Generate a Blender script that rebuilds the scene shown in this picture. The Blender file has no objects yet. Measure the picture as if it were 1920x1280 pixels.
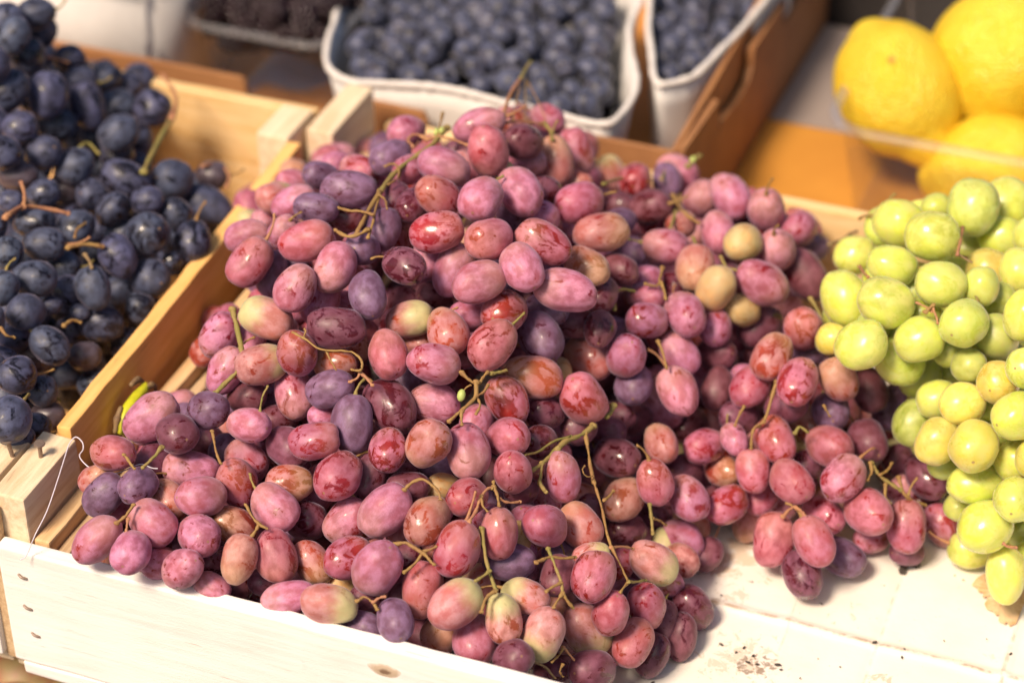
import bpy, bmesh, math, random
import numpy as np
from mathutils import Vector, Matrix, noise
random.seed(7); rng = np.random.default_rng(7)
sc = bpy.context.scene
COL = sc.collection

# ------------------------------------------------------------------ camera
F = 4533.0                                   # focal length in photo pixels (85 mm on 36 mm)
TH, PS, RO = [math.radians(a) for a in (35.5, 21.5, -0.5)]
_c, _s = math.cos(PS), math.sin(PS)
FW = np.array([-_s*math.cos(TH), _c*math.cos(TH), -math.sin(TH)])
_r = np.array([_c, _s, 0.0]); _u = np.cross(_r, FW)
RT = math.cos(RO)*_r + math.sin(RO)*_u
UP = -math.sin(RO)*_r + math.cos(RO)*_u
def ray(px, py): return FW + RT*(px-960)/F - UP*(py-640)/F
CAM = np.array([0, 0, .075]) - ray(130, 1035)*1.13
def at_z(px, py, z):
    d = ray(px, py); return CAM + d*(z-CAM[2])/d[2]
def at_x(px, py, x):
    d = ray(px, py); return CAM + d*(x-CAM[0])/d[0]
def at_y(px, py, y):
    d = ray(px, py); return CAM + d*(y-CAM[1])/d[1]
def at_d(px, py, dep): return CAM + ray(px, py)*dep
def dep(p): return float((np.array(p)-CAM) @ FW)

cd = bpy.data.cameras.new('camera'); cam = bpy.data.objects.new('camera', cd); COL.objects.link(cam)
cd.sensor_width = 36; cd.lens = 85; cd.clip_start = .02; cd.clip_end = 60
M = Matrix(((RT[0], UP[0], -FW[0], CAM[0]), (RT[1], UP[1], -FW[1], CAM[1]), (RT[2], UP[2], -FW[2], CAM[2]), (0, 0, 0, 1)))
cam.matrix_world = M
cd.dof.use_dof = True; cd.dof.focus_distance = 1.125; cd.dof.aperture_fstop = 4.9; cd.dof.aperture_blades = 9
sc.camera = cam

# ------------------------------------------------------------------ light
SUN_AZ = math.radians(21.5 + 30)             # light comes from behind the camera's left shoulder
SUN_EL = math.radians(52)
_fh = Vector((-_s, _c, 0))                   # camera heading on the ground
back = -_fh; back.rotate(Matrix.Rotation(math.radians(-40), 3, 'Z'))
sun_from = Vector((back.x*math.cos(SUN_EL), back.y*math.cos(SUN_EL), math.sin(SUN_EL)))
W = bpy.data.worlds.new('World'); sc.world = W; W.use_nodes = True
nt = W.node_tree; bg = nt.nodes['Background']
sky = nt.nodes.new('ShaderNodeTexSky'); sky.sky_type = 'NISHITA'; sky.sun_disc = False
sky.sun_elevation = SUN_EL; sky.sun_rotation = math.atan2(sun_from.x, sun_from.y)
sky.air_density = 1.0; sky.dust_density = 5.0; sky.ozone_density = .6
hs = nt.nodes.new('ShaderNodeHueSaturation'); hs.inputs['Saturation'].default_value = 1.15
nt.links.new(sky.outputs[0], hs.inputs['Color']); nt.links.new(hs.outputs[0], bg.inputs['Color'])
bg.inputs['Strength'].default_value = .078
sl = bpy.data.lights.new('sun', 'SUN'); sl.energy = 4.3; sl.angle = math.radians(14); sl.color = (1.0, .80, .61)
so = bpy.data.objects.new('sun', sl); COL.objects.link(so)
so.rotation_euler = sun_from.to_track_quat('Z', 'Y').to_euler(); so.location = (0, -1, 3)
sc.view_settings.view_transform = 'Standard'; sc.view_settings.look = 'None'
sc.view_settings.exposure = .2; sc.view_settings.gamma = 1

# ------------------------------------------------------------------ helpers
def link(name, me, mat=None, parent=None, base=None):
    o = bpy.data.objects.new(name, me); COL.objects.link(o)
    if mat and me is not None and len(me.materials) == 0: me.materials.append(mat)
    if parent is not None:
        o.parent = parent
    return o
def tag(o, label=None, cat=None, group=None, kind=None):
    if label: o['label'] = label
    if cat: o['category'] = cat
    if group: o['group'] = group
    if kind: o['kind'] = kind
    return o
def root(name, loc, label, cat, group=None):
    o = bpy.data.objects.new(name, None); COL.objects.link(o); o.location = loc; o.empty_display_size = .01
    return tag(o, label, cat, group)
def me_from(name, vs, fs, smooth=False):
    me = bpy.data.meshes.new(name); me.from_pydata([tuple(v) for v in vs], [], fs); me.update()
    if smooth:
        for p in me.polygons: p.use_smooth = True
    return me
def bm_mesh(name, bm, smooth=False):
    me = bpy.data.meshes.new(name); bm.normal_update(); bm.to_mesh(me); bm.free()
    if smooth:
        for p in me.polygons: p.use_smooth = True
    return me
def child(name, me, mat, rt):
    """mesh given in world coordinates, parented to the root"""
    me.transform(Matrix.Translation(-rt.location))
    return link(name, me, mat, rt)

def plank(x0, x1, y0, y1, z0, z1, rough=.0007, seg=.02, seed=0, bevel=.0012, shear=None):
    """sawn board with slightly wavy faces and softened edges"""
    bm = bmesh.new()
    bmesh.ops.create_cube(bm, size=1)
    for v in bm.verts:
        v.co = Vector((x0+(v.co.x+.5)*(x1-x0), y0+(v.co.y+.5)*(y1-y0), z0+(v.co.z+.5)*(z1-z0)))
    d = (x1-x0, y1-y0, z1-z0); ax = d.index(max(d)); n = max(2, int(d[ax]/seg))
    es = [e for e in bm.edges if abs((e.verts[0].co-e.verts[1].co)[ax]) > d[ax]*.9]
    bmesh.ops.bevel(bm, geom=[e for e in bm.edges], offset=bevel, segments=2, affect='EDGES', profile=.6)
    for k in range(1, n):
        co = [0, 0, 0]; no = [0, 0, 0]; co[ax] = (x0, y0, z0)[ax]+d[ax]*k/n; no[ax] = 1
        g = bm.verts[:]+bm.edges[:]+bm.faces[:]
        bmesh.ops.bisect_plane(bm, geom=g, plane_co=co, plane_no=no)
    for v in bm.verts:
        nz = noise.noise_vector(Vector((v.co.x*38+seed*7.3, v.co.y*38, v.co.z*38)))
        n2 = noise.noise_vector(Vector((v.co.x*160+seed*7.3, v.co.y*160, v.co.z*160)))
        v.co += nz*rough + n2*rough*.45
        if shear: v.co += Vector(shear(v.co))
    return bm_mesh('plank', bm)

def tube_bm(bm, pts, rad, sides=7, jitter=.0):
    pts = [Vector(p) for p in pts]
    # resample by Catmull-Rom
    P = [pts[0]*2-pts[1]]+pts+[pts[-1]*2-pts[-2]]; R = [rad[0]]+list(rad)+[rad[-1]]
    out = []; rr = []
    for i in range(1, len(P)-2):
        for k in range(4):
            t = k/4; a, b, c, d = P[i-1], P[i], P[i+1], P[i+2]
            out.append(.5*((2*b)+(c-a)*t+(2*a-5*b+4*c-d)*t*t+(3*b-a-3*c+d)*t**3)); rr.append(R[i]*(1-t)+R[i+1]*t)
    out.append(pts[-1]); rr.append(rad[-1])
    rings = []; ref = Vector((.3, .2, .9))
    for i, p in enumerate(out):
        tdir = (out[min(i+1, len(out)-1)]-out[max(i-1, 0)]).normalized()
        a = tdir.cross(ref).normalized(); b = tdir.cross(a)
        r = rr[i]*(1+jitter*(random.random()-.4))
        rings.append([bm.verts.new(p+(a*math.cos(2*math.pi*k/sides)+b*math.sin(2*math.pi*k/sides))*r) for k in range(sides)])
    for i in range(len(rings)-1):
        for k in range(sides):
            bm.faces.new((rings[i][k], rings[i][(k+1) % sides], rings[i+1][(k+1) % sides], rings[i+1][k]))
    bm.faces.new(rings[0][::-1]); bm.faces.new(rings[-1])

# ------------------------------------------------------------------ materials
class NT:
    def __init__(s, name):
        s.m = bpy.data.materials.new(name); s.m.use_nodes = True; s.t = s.m.node_tree
        s.b = s.t.nodes['Principled BSDF']; s.out = s.t.nodes['Material Output']
    def n(s, typ, **kw):
        nd = s.t.nodes.new('ShaderNode'+typ)
        for k, v in kw.items():
            if hasattr(nd, k) and k not in nd.inputs.keys(): setattr(nd, k, v)
            else: nd.inputs[k.replace('_', ' ')].default_value = v
        return nd
    def l(s, a, b): s.t.links.new(a, b)
    def coord(s, which='Object', scale=(1, 1, 1), rnd=True):
        tc = s.n('TexCoord'); mp = s.n('Mapping'); mp.inputs['Scale'].default_value = scale
        s.l(tc.outputs[which], mp.inputs['Vector'])
        if rnd:
            oi = s.n('ObjectInfo'); mu = s.n('Math', operation='MULTIPLY'); mu.inputs[1].default_value = 57.3
            s.l(oi.outputs['Random'], mu.inputs[0]); s.l(mu.outputs[0], mp.inputs['Location'])
        return mp.outputs['Vector']
    def noise(s, vec, scale, detail=4, rough=.55, dist=0):
        nd = s.n('TexNoise'); nd.inputs['Scale'].default_value = scale; nd.inputs['Detail'].default_value = detail
        nd.inputs['Roughness'].default_value = rough; nd.inputs['Distortion'].default_value = dist
        s.l(vec, nd.inputs['Vector']); return nd.outputs['Fac']
    def ramp(s, f, a, b, ca=0., cb=1.):
        nd = s.n('MapRange'); nd.interpolation_type = 'SMOOTHSTEP'
        nd.inputs['From Min'].default_value = a; nd.inputs['From Max'].default_value = b
        nd.inputs['To Min'].default_value = ca; nd.inputs['To Max'].default_value = cb
        s.l(f, nd.inputs['Value']); return nd.outputs[0]
    def mix(s, fac, a, b, mode='MIX'):
        nd = s.n('Mix', data_type='RGBA', blend_type=mode)
        for i, v in ((0, fac), (6, a), (7, b)):
            if hasattr(v, 'is_linked') or hasattr(v, 'links'): s.l(v, nd.inputs[i])
            else: nd.inputs[i].default_value = v if i == 0 else (*v, 1)
        return nd.outputs[2]
    def math(s, op, a, b=None):
        nd = s.n('Math', operation=op)
        for i, v in ((0, a), (1, b)):
            if v is None: continue
            if hasattr(v, 'links'): s.l(v, nd.inputs[i])
            else: nd.inputs[i].default_value = v
        return nd.outputs[0]
    def bump(s, h, strength=.3, dist=.001):
        nd = s.n('Bump'); nd.inputs['Strength'].default_value = strength; nd.inputs['Distance'].default_value = dist
        s.l(h, nd.inputs['Height']); s.l(nd.outputs[0], s.b.inputs['Normal'])
    def col(s, c):
        if hasattr(c, 'links'): s.l(c, s.b.inputs['Base Color'])
        else: s.b.inputs['Base Color'].default_value = (*c, 1)

def wood(name, pale, dark, axis=0, fuzz=1., grime=.3, grimecol=(.16, .10, .07)):
    n = NT(name); sc3 = [1, 1, 1]; sc3[axis] = .07
    v = n.coord('Object', tuple(sc3)); v2 = n.coord('Object', (1, 1, 1))
    g = n.noise(v, 260, 6, .65, .3); g2 = n.noise(v, 60, 4, .5, .8); big = n.noise(v2, 22, 4, .6)
    c = n.mix(n.ramp(g, .38, .66), pale, dark); c = n.mix(n.ramp(g2, .5, .78, 0, .5), c, tuple(x*.72 for x in dark))
    st = n.noise(v2, 45, 6, .7, .5)
    c = n.mix(n.ramp(st, .62, .74, 0, grime), c, grimecol)
    fl = n.noise(v, 520, 2, .5); c = n.mix(n.ramp(fl, .70, .76, 0, .45), c, grimecol)
    c = n.mix(n.ramp(big, .3, .7, 0, .35), c, tuple(min(1, x*1.12) for x in pale))
    n.col(c); n.b.inputs['Roughness'].default_value = .75; n.b.inputs['Specular IOR Level'].default_value = .25
    hgt = n.math('ADD', n.math('MULTIPLY', g, .7), n.math('MULTIPLY', n.noise(v2, 900, 3, .7), .35*fuzz))
    n.bump(hgt, .55*fuzz, .0006)
    return n.m
WOODX = wood('poplar_wood_x', (.82, .60, .32), (.72, .45, .17), 0)  # poplar tinted golden: the orange light on the back boards is painted in
WOODY = wood('poplar_wood_y', (.76, .54, .30), (.60, .37, .17), 1)  # inner side boards, warm light painted into their base colour
WOODO = wood('warm_lit_wood', (.86, .52, .19), (.76, .42, .12), 1, .7, .2)  # amber stands for warm light, painted into boards the sun misses
WOODZ = wood('post_wood', (.80, .67, .48), (.66, .48, .29), 1, 1.3, .6)
WOODD = wood('stained_wood', (.62, .46, .28), (.42, .27, .15), 1, 1.2, .8)
FRONT = wood('front_board_wood', (.88, .86, .84), (.83, .80, .75), 0, 1.1, .14, (.35, .28, .22))

def grape_mat(name, skin, bloom, tip=None, cover=.5, crisp=.034, rough=(.24, .58), sss=.22, speck=.5, tipamt=0., coat=.26):
    """skin shows where the waxy bloom has been rubbed off; tip = the paler stem end"""
    n = NT(name); v = n.coord('Object', (1, 1, 1)); raw = n.coord('Object', (1, 1, 1), False)
    oi = n.n('ObjectInfo'); rnd = oi.outputs['Random']
    hv = n.n('HueSaturation'); hv.inputs['Color'].default_value = (*skin, 1)
    n.l(n.math('ADD', n.math('MULTIPLY', rnd, .03), .485), hv.inputs['Hue']); n.l(n.math('ADD', n.math('MULTIPLY', n.math('FRACT', n.math('MULTIPLY', rnd, 37.)), .5), .75), hv.inputs['Value'])
    sk = hv.outputs[0]
    flesh = n.noise(v, 1.1, 3, .5); sk = n.mix(n.ramp(flesh, .35, .72, 0, .55), sk, tuple(min(1, s*1.9+.01) for s in skin))
    hb = n.n('HueSaturation'); hb.inputs['Color'].default_value = (*bloom, 1)
    n.l(n.math('ADD', n.math('MULTIPLY', n.math('FRACT', n.math('MULTIPLY', rnd, 91.)), .035), .4825), hb.inputs['Hue'])
    n.l(n.math('ADD', n.math('MULTIPLY', n.math('FRACT', n.math('MULTIPLY', rnd, 13.)), .3), .85), hb.inputs['Value'])
    bl = hb.outputs[0]
    if tip:
        sep = n.n('SeparateXYZ'); n.l(raw, sep.inputs[0])
        zz = n.math('ADD', sep.outputs[2], n.math('MULTIPLY', n.math('SUBTRACT', n.noise(v, 1.6, 3), .5), .9))
        tz = n.ramp(zz, -.25, .75, 0, tipamt)
        sk = n.mix(tz, sk, tuple(x*.8 for x in tip)); bl = n.mix(tz, bl, tip)
    m1 = n.noise(v, 1.2, 6, .58, 1.2); m2 = n.noise(v, 3.6, 7, .74, .5)
    mm = n.math('ADD', n.math('MULTIPLY', m1, .68), n.math('MULTIPLY', m2, .32))
    thr = n.math('ADD', n.math('MULTIPLY', n.math('FRACT', n.math('MULTIPLY', rnd, 71.)), .10), cover)
    df = n.math('SUBTRACT', mm, thr)                 # > 0 where bloom is rubbed off
    mask = n.ramp(df, -crisp, crisp)
    dust = n.noise(v, 19, 4, .85); bl2 = n.mix(n.ramp(dust, .35, .75, 0, .35), bl, sk)
    thin = n.noise(v, 2.4, 3, .5); bl2 = n.mix(n.ramp(thin, .32, .68, .05, .62), bl2, sk)
    c = n.mix(n.math('MULTIPLY', mask, .97), bl2, sk)
    vo = n.n('TexVoronoi'); vo.inputs['Scale'].default_value = 7.; n.l(v, vo.inputs['Vector'])
    dot = n.ramp(vo.outputs['Distance'], .02 if sss > .5 else .035, .04 if sss > .5 else .075, speck, 0.)
    c = n.mix(dot, c, (.24, .13, .05) if sss > .5 else tuple(min(.9, x*.5+.42) for x in bloom))
    # blossom-end scar
    s2 = n.n('SeparateXYZ'); n.l(raw, s2.inputs[0]); rr = n.math('ADD', n.math('MULTIPLY', s2.outputs[0], s2.outputs[0]), n.math('MULTIPLY', s2.outputs[1], s2.outputs[1]))
    scar = n.math('MULTIPLY', n.ramp(rr, .0022, .006, 1, 0), n.math('LESS_THAN', s2.outputs[2], 0.))
    c = n.mix(n.math('MULTIPLY', scar, .8), c, (.32, .19, .09))
    n.col(c)
    rg = n.mix(mask, (rough[1],)*3, (rough[0],)*3); n.l(rg, n.b.inputs['Roughness'])
    n.b.inputs['Specular IOR Level'].default_value = .5
    n.b.inputs['Subsurface Weight'].default_value = sss; n.b.inputs['Subsurface Radius'].default_value = (1., .45, .25)
    n.b.inputs['Subsurface Scale'].default_value = .008 if sss > .5 else .005
    n.b.inputs['Sheen Weight'].default_value = .26; n.b.inputs['Sheen Roughness'].default_value = .32; n.b.inputs['Sheen Tint'].default_value = (.80, .72, 1, 1)
    n.l(n.ramp(mask, 0, 1, coat*.18, coat*1.5), n.b.inputs['Coat Weight']); n.b.inputs['Coat Roughness'].default_value = .19
    n.bump(n.math('ADD', n.math('MULTIPLY', mask, -.25), n.math('MULTIPLY', dust, .35)), .12, .0005)
    return n.m
GM = {
 'k': grape_mat('grape_pink_bloom', (.20, .013, .018), (.57, .245, .39), (.62, .42, .28), .545, tipamt=.25),
 'r': grape_mat('grape_red_rubbed', (.22, .012, .012), (.52, .19, .275), (.6, .36, .2), .495, rough=(.19, .54), tipamt=.2),
 'p': grape_mat('grape_purple_bloom', (.055, .007, .015), (.26, .155, .28), None, .55, rough=(.2, .56)),
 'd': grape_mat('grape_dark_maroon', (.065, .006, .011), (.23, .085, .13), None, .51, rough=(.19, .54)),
 'o': grape_mat('grape_amber_pink', (.26, .045, .02), (.54, .26, .26), (.60, .42, .22), .50, tipamt=.4),
 'g': grape_mat('grape_green_and_pink', (.28, .05, .025), (.60, .31, .34), (.58, .54, .26), .54, tipamt=.95),
 'y': grape_mat('grape_pale_amber', (.48, .27, .09), (.60, .46, .25), (.55, .45, .22), .52, tipamt=.4),
 'G': grape_mat('grape_white_green', (.46, .52, .06), (.64, .67, .21), (.60, .60, .20), .52, crisp=.10, rough=(.20, .30), sss=.55, speck=.55, tipamt=.3),
 'Y': grape_mat('grape_white_golden', (.56, .45, .05), (.70, .63, .20), (.62, .58, .2), .52, crisp=.10, rough=(.20, .30), sss=.55, speck=.55, tipamt=.3),
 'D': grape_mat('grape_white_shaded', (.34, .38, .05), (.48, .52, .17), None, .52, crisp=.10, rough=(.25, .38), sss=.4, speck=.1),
 'B': grape_mat('grape_blue_black', (.007, .006, .012), (.085, .10, .185), None, .485, crisp=.05, rough=(.26, .6), sss=.04, speck=.2, coat=.03),
 'W': grape_mat('grape_blue_brown', (.035, .018, .018), (.11, .09, .12), None, .5, crisp=.08, rough=(.2, .4), sss=.04, speck=.1),
}
def stem_mat(name, a, b, c):
    n = NT(name); v = n.coord('Object', (1, 1, 1)); f = n.noise(v, 90, 5, .7); f2 = n.noise(v, 500, 3, .7)
    x = n.mix(n.ramp(f, .35, .65), a, b); x = n.mix(n.ramp(f2, .55, .7, 0, .7), x, c); n.col(x)
    n.b.inputs['Roughness'].default_value = .7; n.bump(f2, .6, .0004); return n.m
STEM = stem_mat('stem_brown', (.28, .15, .055), (.32, .20, .06), (.15, .07, .03))
STEMG = stem_mat('stem_green', (.22, .20, .05), (.30, .21, .07), (.15, .09, .03))
STEMR = stem_mat('stem_ruddy', (.44, .22, .10), (.36, .16, .09), (.18, .08, .05))
STEMB = stem_mat('stem_dark', (.20, .12, .06), (.26, .18, .08), (.08, .05, .03))

# ------------------------------------------------------------------ grape shapes
def grape_mesh(name, seed, seg=32, rings=22, k=2.25):
    vs = []; fs = []
    for i in range(rings+1):
        t = math.pi*i/rings; ct, st = math.cos(t), math.sin(t)
        # a little fuller than an ellipsoid, a shallow dimple under the stem
        den = (abs(ct)**k+abs(st)**k)**(1/k)
        z, r = ct/den, st/den
        nrm = max(1e-6, 1.0); z, r = z*nrm, r*nrm
        if i == 0: z -= .05
        elif i == 1: z -= .015
        if i in (0, rings): vs.append(Vector((0, 0, z)))
        else:
            for j in range(seg):
                a = 2*math.pi*j/seg; vs.append(Vector((r*math.cos(a), r*math.sin(a), z)))
    for q in range(len(vs)):
        p = vs[q]; nz = noise.noise(Vector((p.x*1.1+seed*9.1, p.y*1.1, p.z*1.1+seed)))
        p *= 1+.085*nz+.02*noise.noise(Vector((p.x*3+seed, p.y*3, p.z*2.4)))
        p.x += .06*math.sin(seed*2.1)*(1-p.z*p.z); 
        w = 1-.06*p.z*math.sin(seed*1.7); p.x *= w; p.y *= w
    for j in range(seg): fs.append((0, 1+j, 1+(j+1) % seg))
    for i in range(rings-2):
        for j in range(seg):
            a = 1+i*seg+j; b = 1+i*seg+(j+1) % seg; fs.append((a, a+seg, b+seg, b))
    last = len(vs)-1
    for j in range(seg): fs.append((last, last-seg+(j+1) % seg, last-seg+j))
    me = me_from(name, vs, fs, True); return me
GME = {}
for tn, m in GM.items():
    GME[tn] = []
    for q in range(9):
        me = grape_mesh('grape', q*1.37+ord(tn)*.11, k=(2.06 if tn in 'GYD' else 2.02) if tn in 'GYDB' else 2.18)
        me.materials.append(m); GME[tn].append(me)

# px py a b angle layer tone   (traced from the photograph, in its 1920 x 1280 pixels)
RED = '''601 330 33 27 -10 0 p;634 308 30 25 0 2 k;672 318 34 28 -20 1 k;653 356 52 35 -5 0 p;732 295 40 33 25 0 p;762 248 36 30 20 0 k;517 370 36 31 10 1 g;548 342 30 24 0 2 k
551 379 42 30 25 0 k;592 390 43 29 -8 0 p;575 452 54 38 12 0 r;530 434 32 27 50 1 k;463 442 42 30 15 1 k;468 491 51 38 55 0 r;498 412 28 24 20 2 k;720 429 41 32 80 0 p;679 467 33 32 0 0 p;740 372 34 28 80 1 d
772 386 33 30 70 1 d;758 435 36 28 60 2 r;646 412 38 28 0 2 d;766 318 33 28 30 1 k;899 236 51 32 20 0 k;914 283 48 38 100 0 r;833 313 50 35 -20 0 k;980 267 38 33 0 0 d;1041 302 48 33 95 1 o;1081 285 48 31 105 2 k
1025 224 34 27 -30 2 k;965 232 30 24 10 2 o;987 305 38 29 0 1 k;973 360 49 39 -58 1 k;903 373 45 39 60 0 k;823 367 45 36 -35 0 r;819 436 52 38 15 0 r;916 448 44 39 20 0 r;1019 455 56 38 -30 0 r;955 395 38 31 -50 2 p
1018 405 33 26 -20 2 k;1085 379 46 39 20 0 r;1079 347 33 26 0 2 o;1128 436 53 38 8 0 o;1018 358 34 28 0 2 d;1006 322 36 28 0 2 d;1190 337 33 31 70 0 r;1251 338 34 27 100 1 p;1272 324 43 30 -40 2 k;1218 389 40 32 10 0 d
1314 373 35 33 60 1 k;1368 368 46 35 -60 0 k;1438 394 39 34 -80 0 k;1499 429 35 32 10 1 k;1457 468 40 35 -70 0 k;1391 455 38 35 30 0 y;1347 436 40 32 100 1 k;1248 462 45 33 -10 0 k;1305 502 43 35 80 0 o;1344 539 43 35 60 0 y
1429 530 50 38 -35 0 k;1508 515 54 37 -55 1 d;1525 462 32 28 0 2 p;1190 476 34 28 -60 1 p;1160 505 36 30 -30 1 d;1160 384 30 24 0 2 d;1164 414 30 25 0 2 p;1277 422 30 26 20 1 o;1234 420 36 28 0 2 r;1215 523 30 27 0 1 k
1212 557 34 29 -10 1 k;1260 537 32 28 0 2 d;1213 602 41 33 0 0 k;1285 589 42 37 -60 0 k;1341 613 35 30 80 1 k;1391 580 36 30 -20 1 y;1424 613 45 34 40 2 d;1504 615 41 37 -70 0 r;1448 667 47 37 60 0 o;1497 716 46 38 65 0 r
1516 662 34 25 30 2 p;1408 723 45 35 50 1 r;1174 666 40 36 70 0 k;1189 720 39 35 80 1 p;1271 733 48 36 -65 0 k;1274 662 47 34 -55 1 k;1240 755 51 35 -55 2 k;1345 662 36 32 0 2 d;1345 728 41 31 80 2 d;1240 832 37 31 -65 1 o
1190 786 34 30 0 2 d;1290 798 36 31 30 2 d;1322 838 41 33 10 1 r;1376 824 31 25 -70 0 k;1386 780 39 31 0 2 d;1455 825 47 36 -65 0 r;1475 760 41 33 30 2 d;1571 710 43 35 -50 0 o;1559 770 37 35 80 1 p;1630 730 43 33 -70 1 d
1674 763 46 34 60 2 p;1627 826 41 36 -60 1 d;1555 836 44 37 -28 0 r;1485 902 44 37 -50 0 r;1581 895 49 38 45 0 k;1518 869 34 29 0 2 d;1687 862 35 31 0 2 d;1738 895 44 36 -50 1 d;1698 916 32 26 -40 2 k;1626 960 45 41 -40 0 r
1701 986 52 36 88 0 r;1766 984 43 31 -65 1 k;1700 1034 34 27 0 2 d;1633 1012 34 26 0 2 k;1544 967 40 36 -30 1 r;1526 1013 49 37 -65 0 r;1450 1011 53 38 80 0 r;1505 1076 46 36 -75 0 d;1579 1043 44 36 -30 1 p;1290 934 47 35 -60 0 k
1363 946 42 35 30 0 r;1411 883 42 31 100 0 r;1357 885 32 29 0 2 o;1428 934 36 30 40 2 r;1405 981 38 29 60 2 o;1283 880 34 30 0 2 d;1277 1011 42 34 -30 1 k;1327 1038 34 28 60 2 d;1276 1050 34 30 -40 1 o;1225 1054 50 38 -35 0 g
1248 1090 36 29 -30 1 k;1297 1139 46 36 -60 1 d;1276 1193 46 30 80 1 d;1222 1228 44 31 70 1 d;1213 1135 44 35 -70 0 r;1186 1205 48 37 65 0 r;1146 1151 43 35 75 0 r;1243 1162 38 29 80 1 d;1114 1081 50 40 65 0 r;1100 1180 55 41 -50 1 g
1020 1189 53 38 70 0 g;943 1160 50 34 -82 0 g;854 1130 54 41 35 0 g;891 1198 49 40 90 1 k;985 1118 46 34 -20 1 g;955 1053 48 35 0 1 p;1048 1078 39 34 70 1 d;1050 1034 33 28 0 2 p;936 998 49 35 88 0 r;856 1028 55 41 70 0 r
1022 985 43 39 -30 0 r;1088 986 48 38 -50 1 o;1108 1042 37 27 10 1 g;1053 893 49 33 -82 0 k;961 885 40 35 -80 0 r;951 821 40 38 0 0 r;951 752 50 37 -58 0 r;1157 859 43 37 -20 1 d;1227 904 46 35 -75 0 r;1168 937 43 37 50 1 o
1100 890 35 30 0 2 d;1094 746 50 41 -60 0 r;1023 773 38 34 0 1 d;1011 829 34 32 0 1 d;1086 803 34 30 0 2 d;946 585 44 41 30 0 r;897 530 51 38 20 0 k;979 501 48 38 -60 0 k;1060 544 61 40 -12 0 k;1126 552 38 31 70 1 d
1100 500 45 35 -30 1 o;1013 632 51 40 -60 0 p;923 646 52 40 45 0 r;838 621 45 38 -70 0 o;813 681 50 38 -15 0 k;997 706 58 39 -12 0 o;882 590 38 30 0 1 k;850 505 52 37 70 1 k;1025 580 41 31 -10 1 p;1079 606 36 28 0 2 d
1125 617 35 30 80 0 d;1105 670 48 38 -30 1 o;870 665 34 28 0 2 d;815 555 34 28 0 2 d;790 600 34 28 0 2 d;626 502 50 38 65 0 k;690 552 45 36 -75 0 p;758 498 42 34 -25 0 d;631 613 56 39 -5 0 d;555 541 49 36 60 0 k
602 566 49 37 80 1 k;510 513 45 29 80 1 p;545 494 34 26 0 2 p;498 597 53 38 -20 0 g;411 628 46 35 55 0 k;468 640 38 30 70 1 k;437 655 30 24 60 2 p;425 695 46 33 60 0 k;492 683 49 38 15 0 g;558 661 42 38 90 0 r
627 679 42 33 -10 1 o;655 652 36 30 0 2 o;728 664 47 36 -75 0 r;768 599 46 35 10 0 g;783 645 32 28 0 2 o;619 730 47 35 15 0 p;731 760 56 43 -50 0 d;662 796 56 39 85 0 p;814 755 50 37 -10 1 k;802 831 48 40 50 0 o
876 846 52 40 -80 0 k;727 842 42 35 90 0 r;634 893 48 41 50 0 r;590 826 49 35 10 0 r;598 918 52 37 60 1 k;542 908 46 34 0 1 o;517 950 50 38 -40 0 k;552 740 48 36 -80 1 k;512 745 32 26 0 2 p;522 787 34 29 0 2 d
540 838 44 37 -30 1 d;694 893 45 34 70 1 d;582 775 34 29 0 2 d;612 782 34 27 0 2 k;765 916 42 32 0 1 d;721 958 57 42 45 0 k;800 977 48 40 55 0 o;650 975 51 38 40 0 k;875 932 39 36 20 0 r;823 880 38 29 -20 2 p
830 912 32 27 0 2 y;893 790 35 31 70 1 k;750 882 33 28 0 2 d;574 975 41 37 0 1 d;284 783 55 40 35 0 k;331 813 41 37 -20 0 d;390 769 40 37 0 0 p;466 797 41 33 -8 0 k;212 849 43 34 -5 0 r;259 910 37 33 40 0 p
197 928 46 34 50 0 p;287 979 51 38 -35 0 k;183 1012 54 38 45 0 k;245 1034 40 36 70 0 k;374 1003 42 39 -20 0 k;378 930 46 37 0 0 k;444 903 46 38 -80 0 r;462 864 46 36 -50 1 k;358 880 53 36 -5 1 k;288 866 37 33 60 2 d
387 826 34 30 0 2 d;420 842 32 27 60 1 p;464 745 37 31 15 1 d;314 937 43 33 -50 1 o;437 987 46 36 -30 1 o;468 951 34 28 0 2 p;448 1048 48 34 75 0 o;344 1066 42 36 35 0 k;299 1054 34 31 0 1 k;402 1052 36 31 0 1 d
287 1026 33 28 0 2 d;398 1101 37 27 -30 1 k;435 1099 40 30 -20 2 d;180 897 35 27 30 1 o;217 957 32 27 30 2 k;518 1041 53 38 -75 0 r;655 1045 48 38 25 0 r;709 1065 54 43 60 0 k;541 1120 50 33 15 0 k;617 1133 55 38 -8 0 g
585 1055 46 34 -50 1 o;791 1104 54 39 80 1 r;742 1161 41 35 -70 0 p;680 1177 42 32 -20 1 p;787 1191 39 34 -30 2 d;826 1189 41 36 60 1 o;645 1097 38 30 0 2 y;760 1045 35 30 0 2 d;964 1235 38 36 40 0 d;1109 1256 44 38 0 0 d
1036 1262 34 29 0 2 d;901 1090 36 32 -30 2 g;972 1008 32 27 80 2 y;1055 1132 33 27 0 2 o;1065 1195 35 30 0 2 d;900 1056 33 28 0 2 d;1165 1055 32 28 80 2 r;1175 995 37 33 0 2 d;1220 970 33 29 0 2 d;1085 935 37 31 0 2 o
1110 960 36 30 -60 2 d;978 917 33 28 0 2 d;345 815 30 26 0 2 p;500 1090 34 28 0 2 d;690 1120 34 28 0 2 d;760 1120 33 28 0 2 d;1010 680 34 28 0 2 d;1060 660 34 28 0 2 d;1150 620 32 27 0 2 p;1160 780 33 28 0 2 d;1140 810 33 28 0 2 d'''
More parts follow.
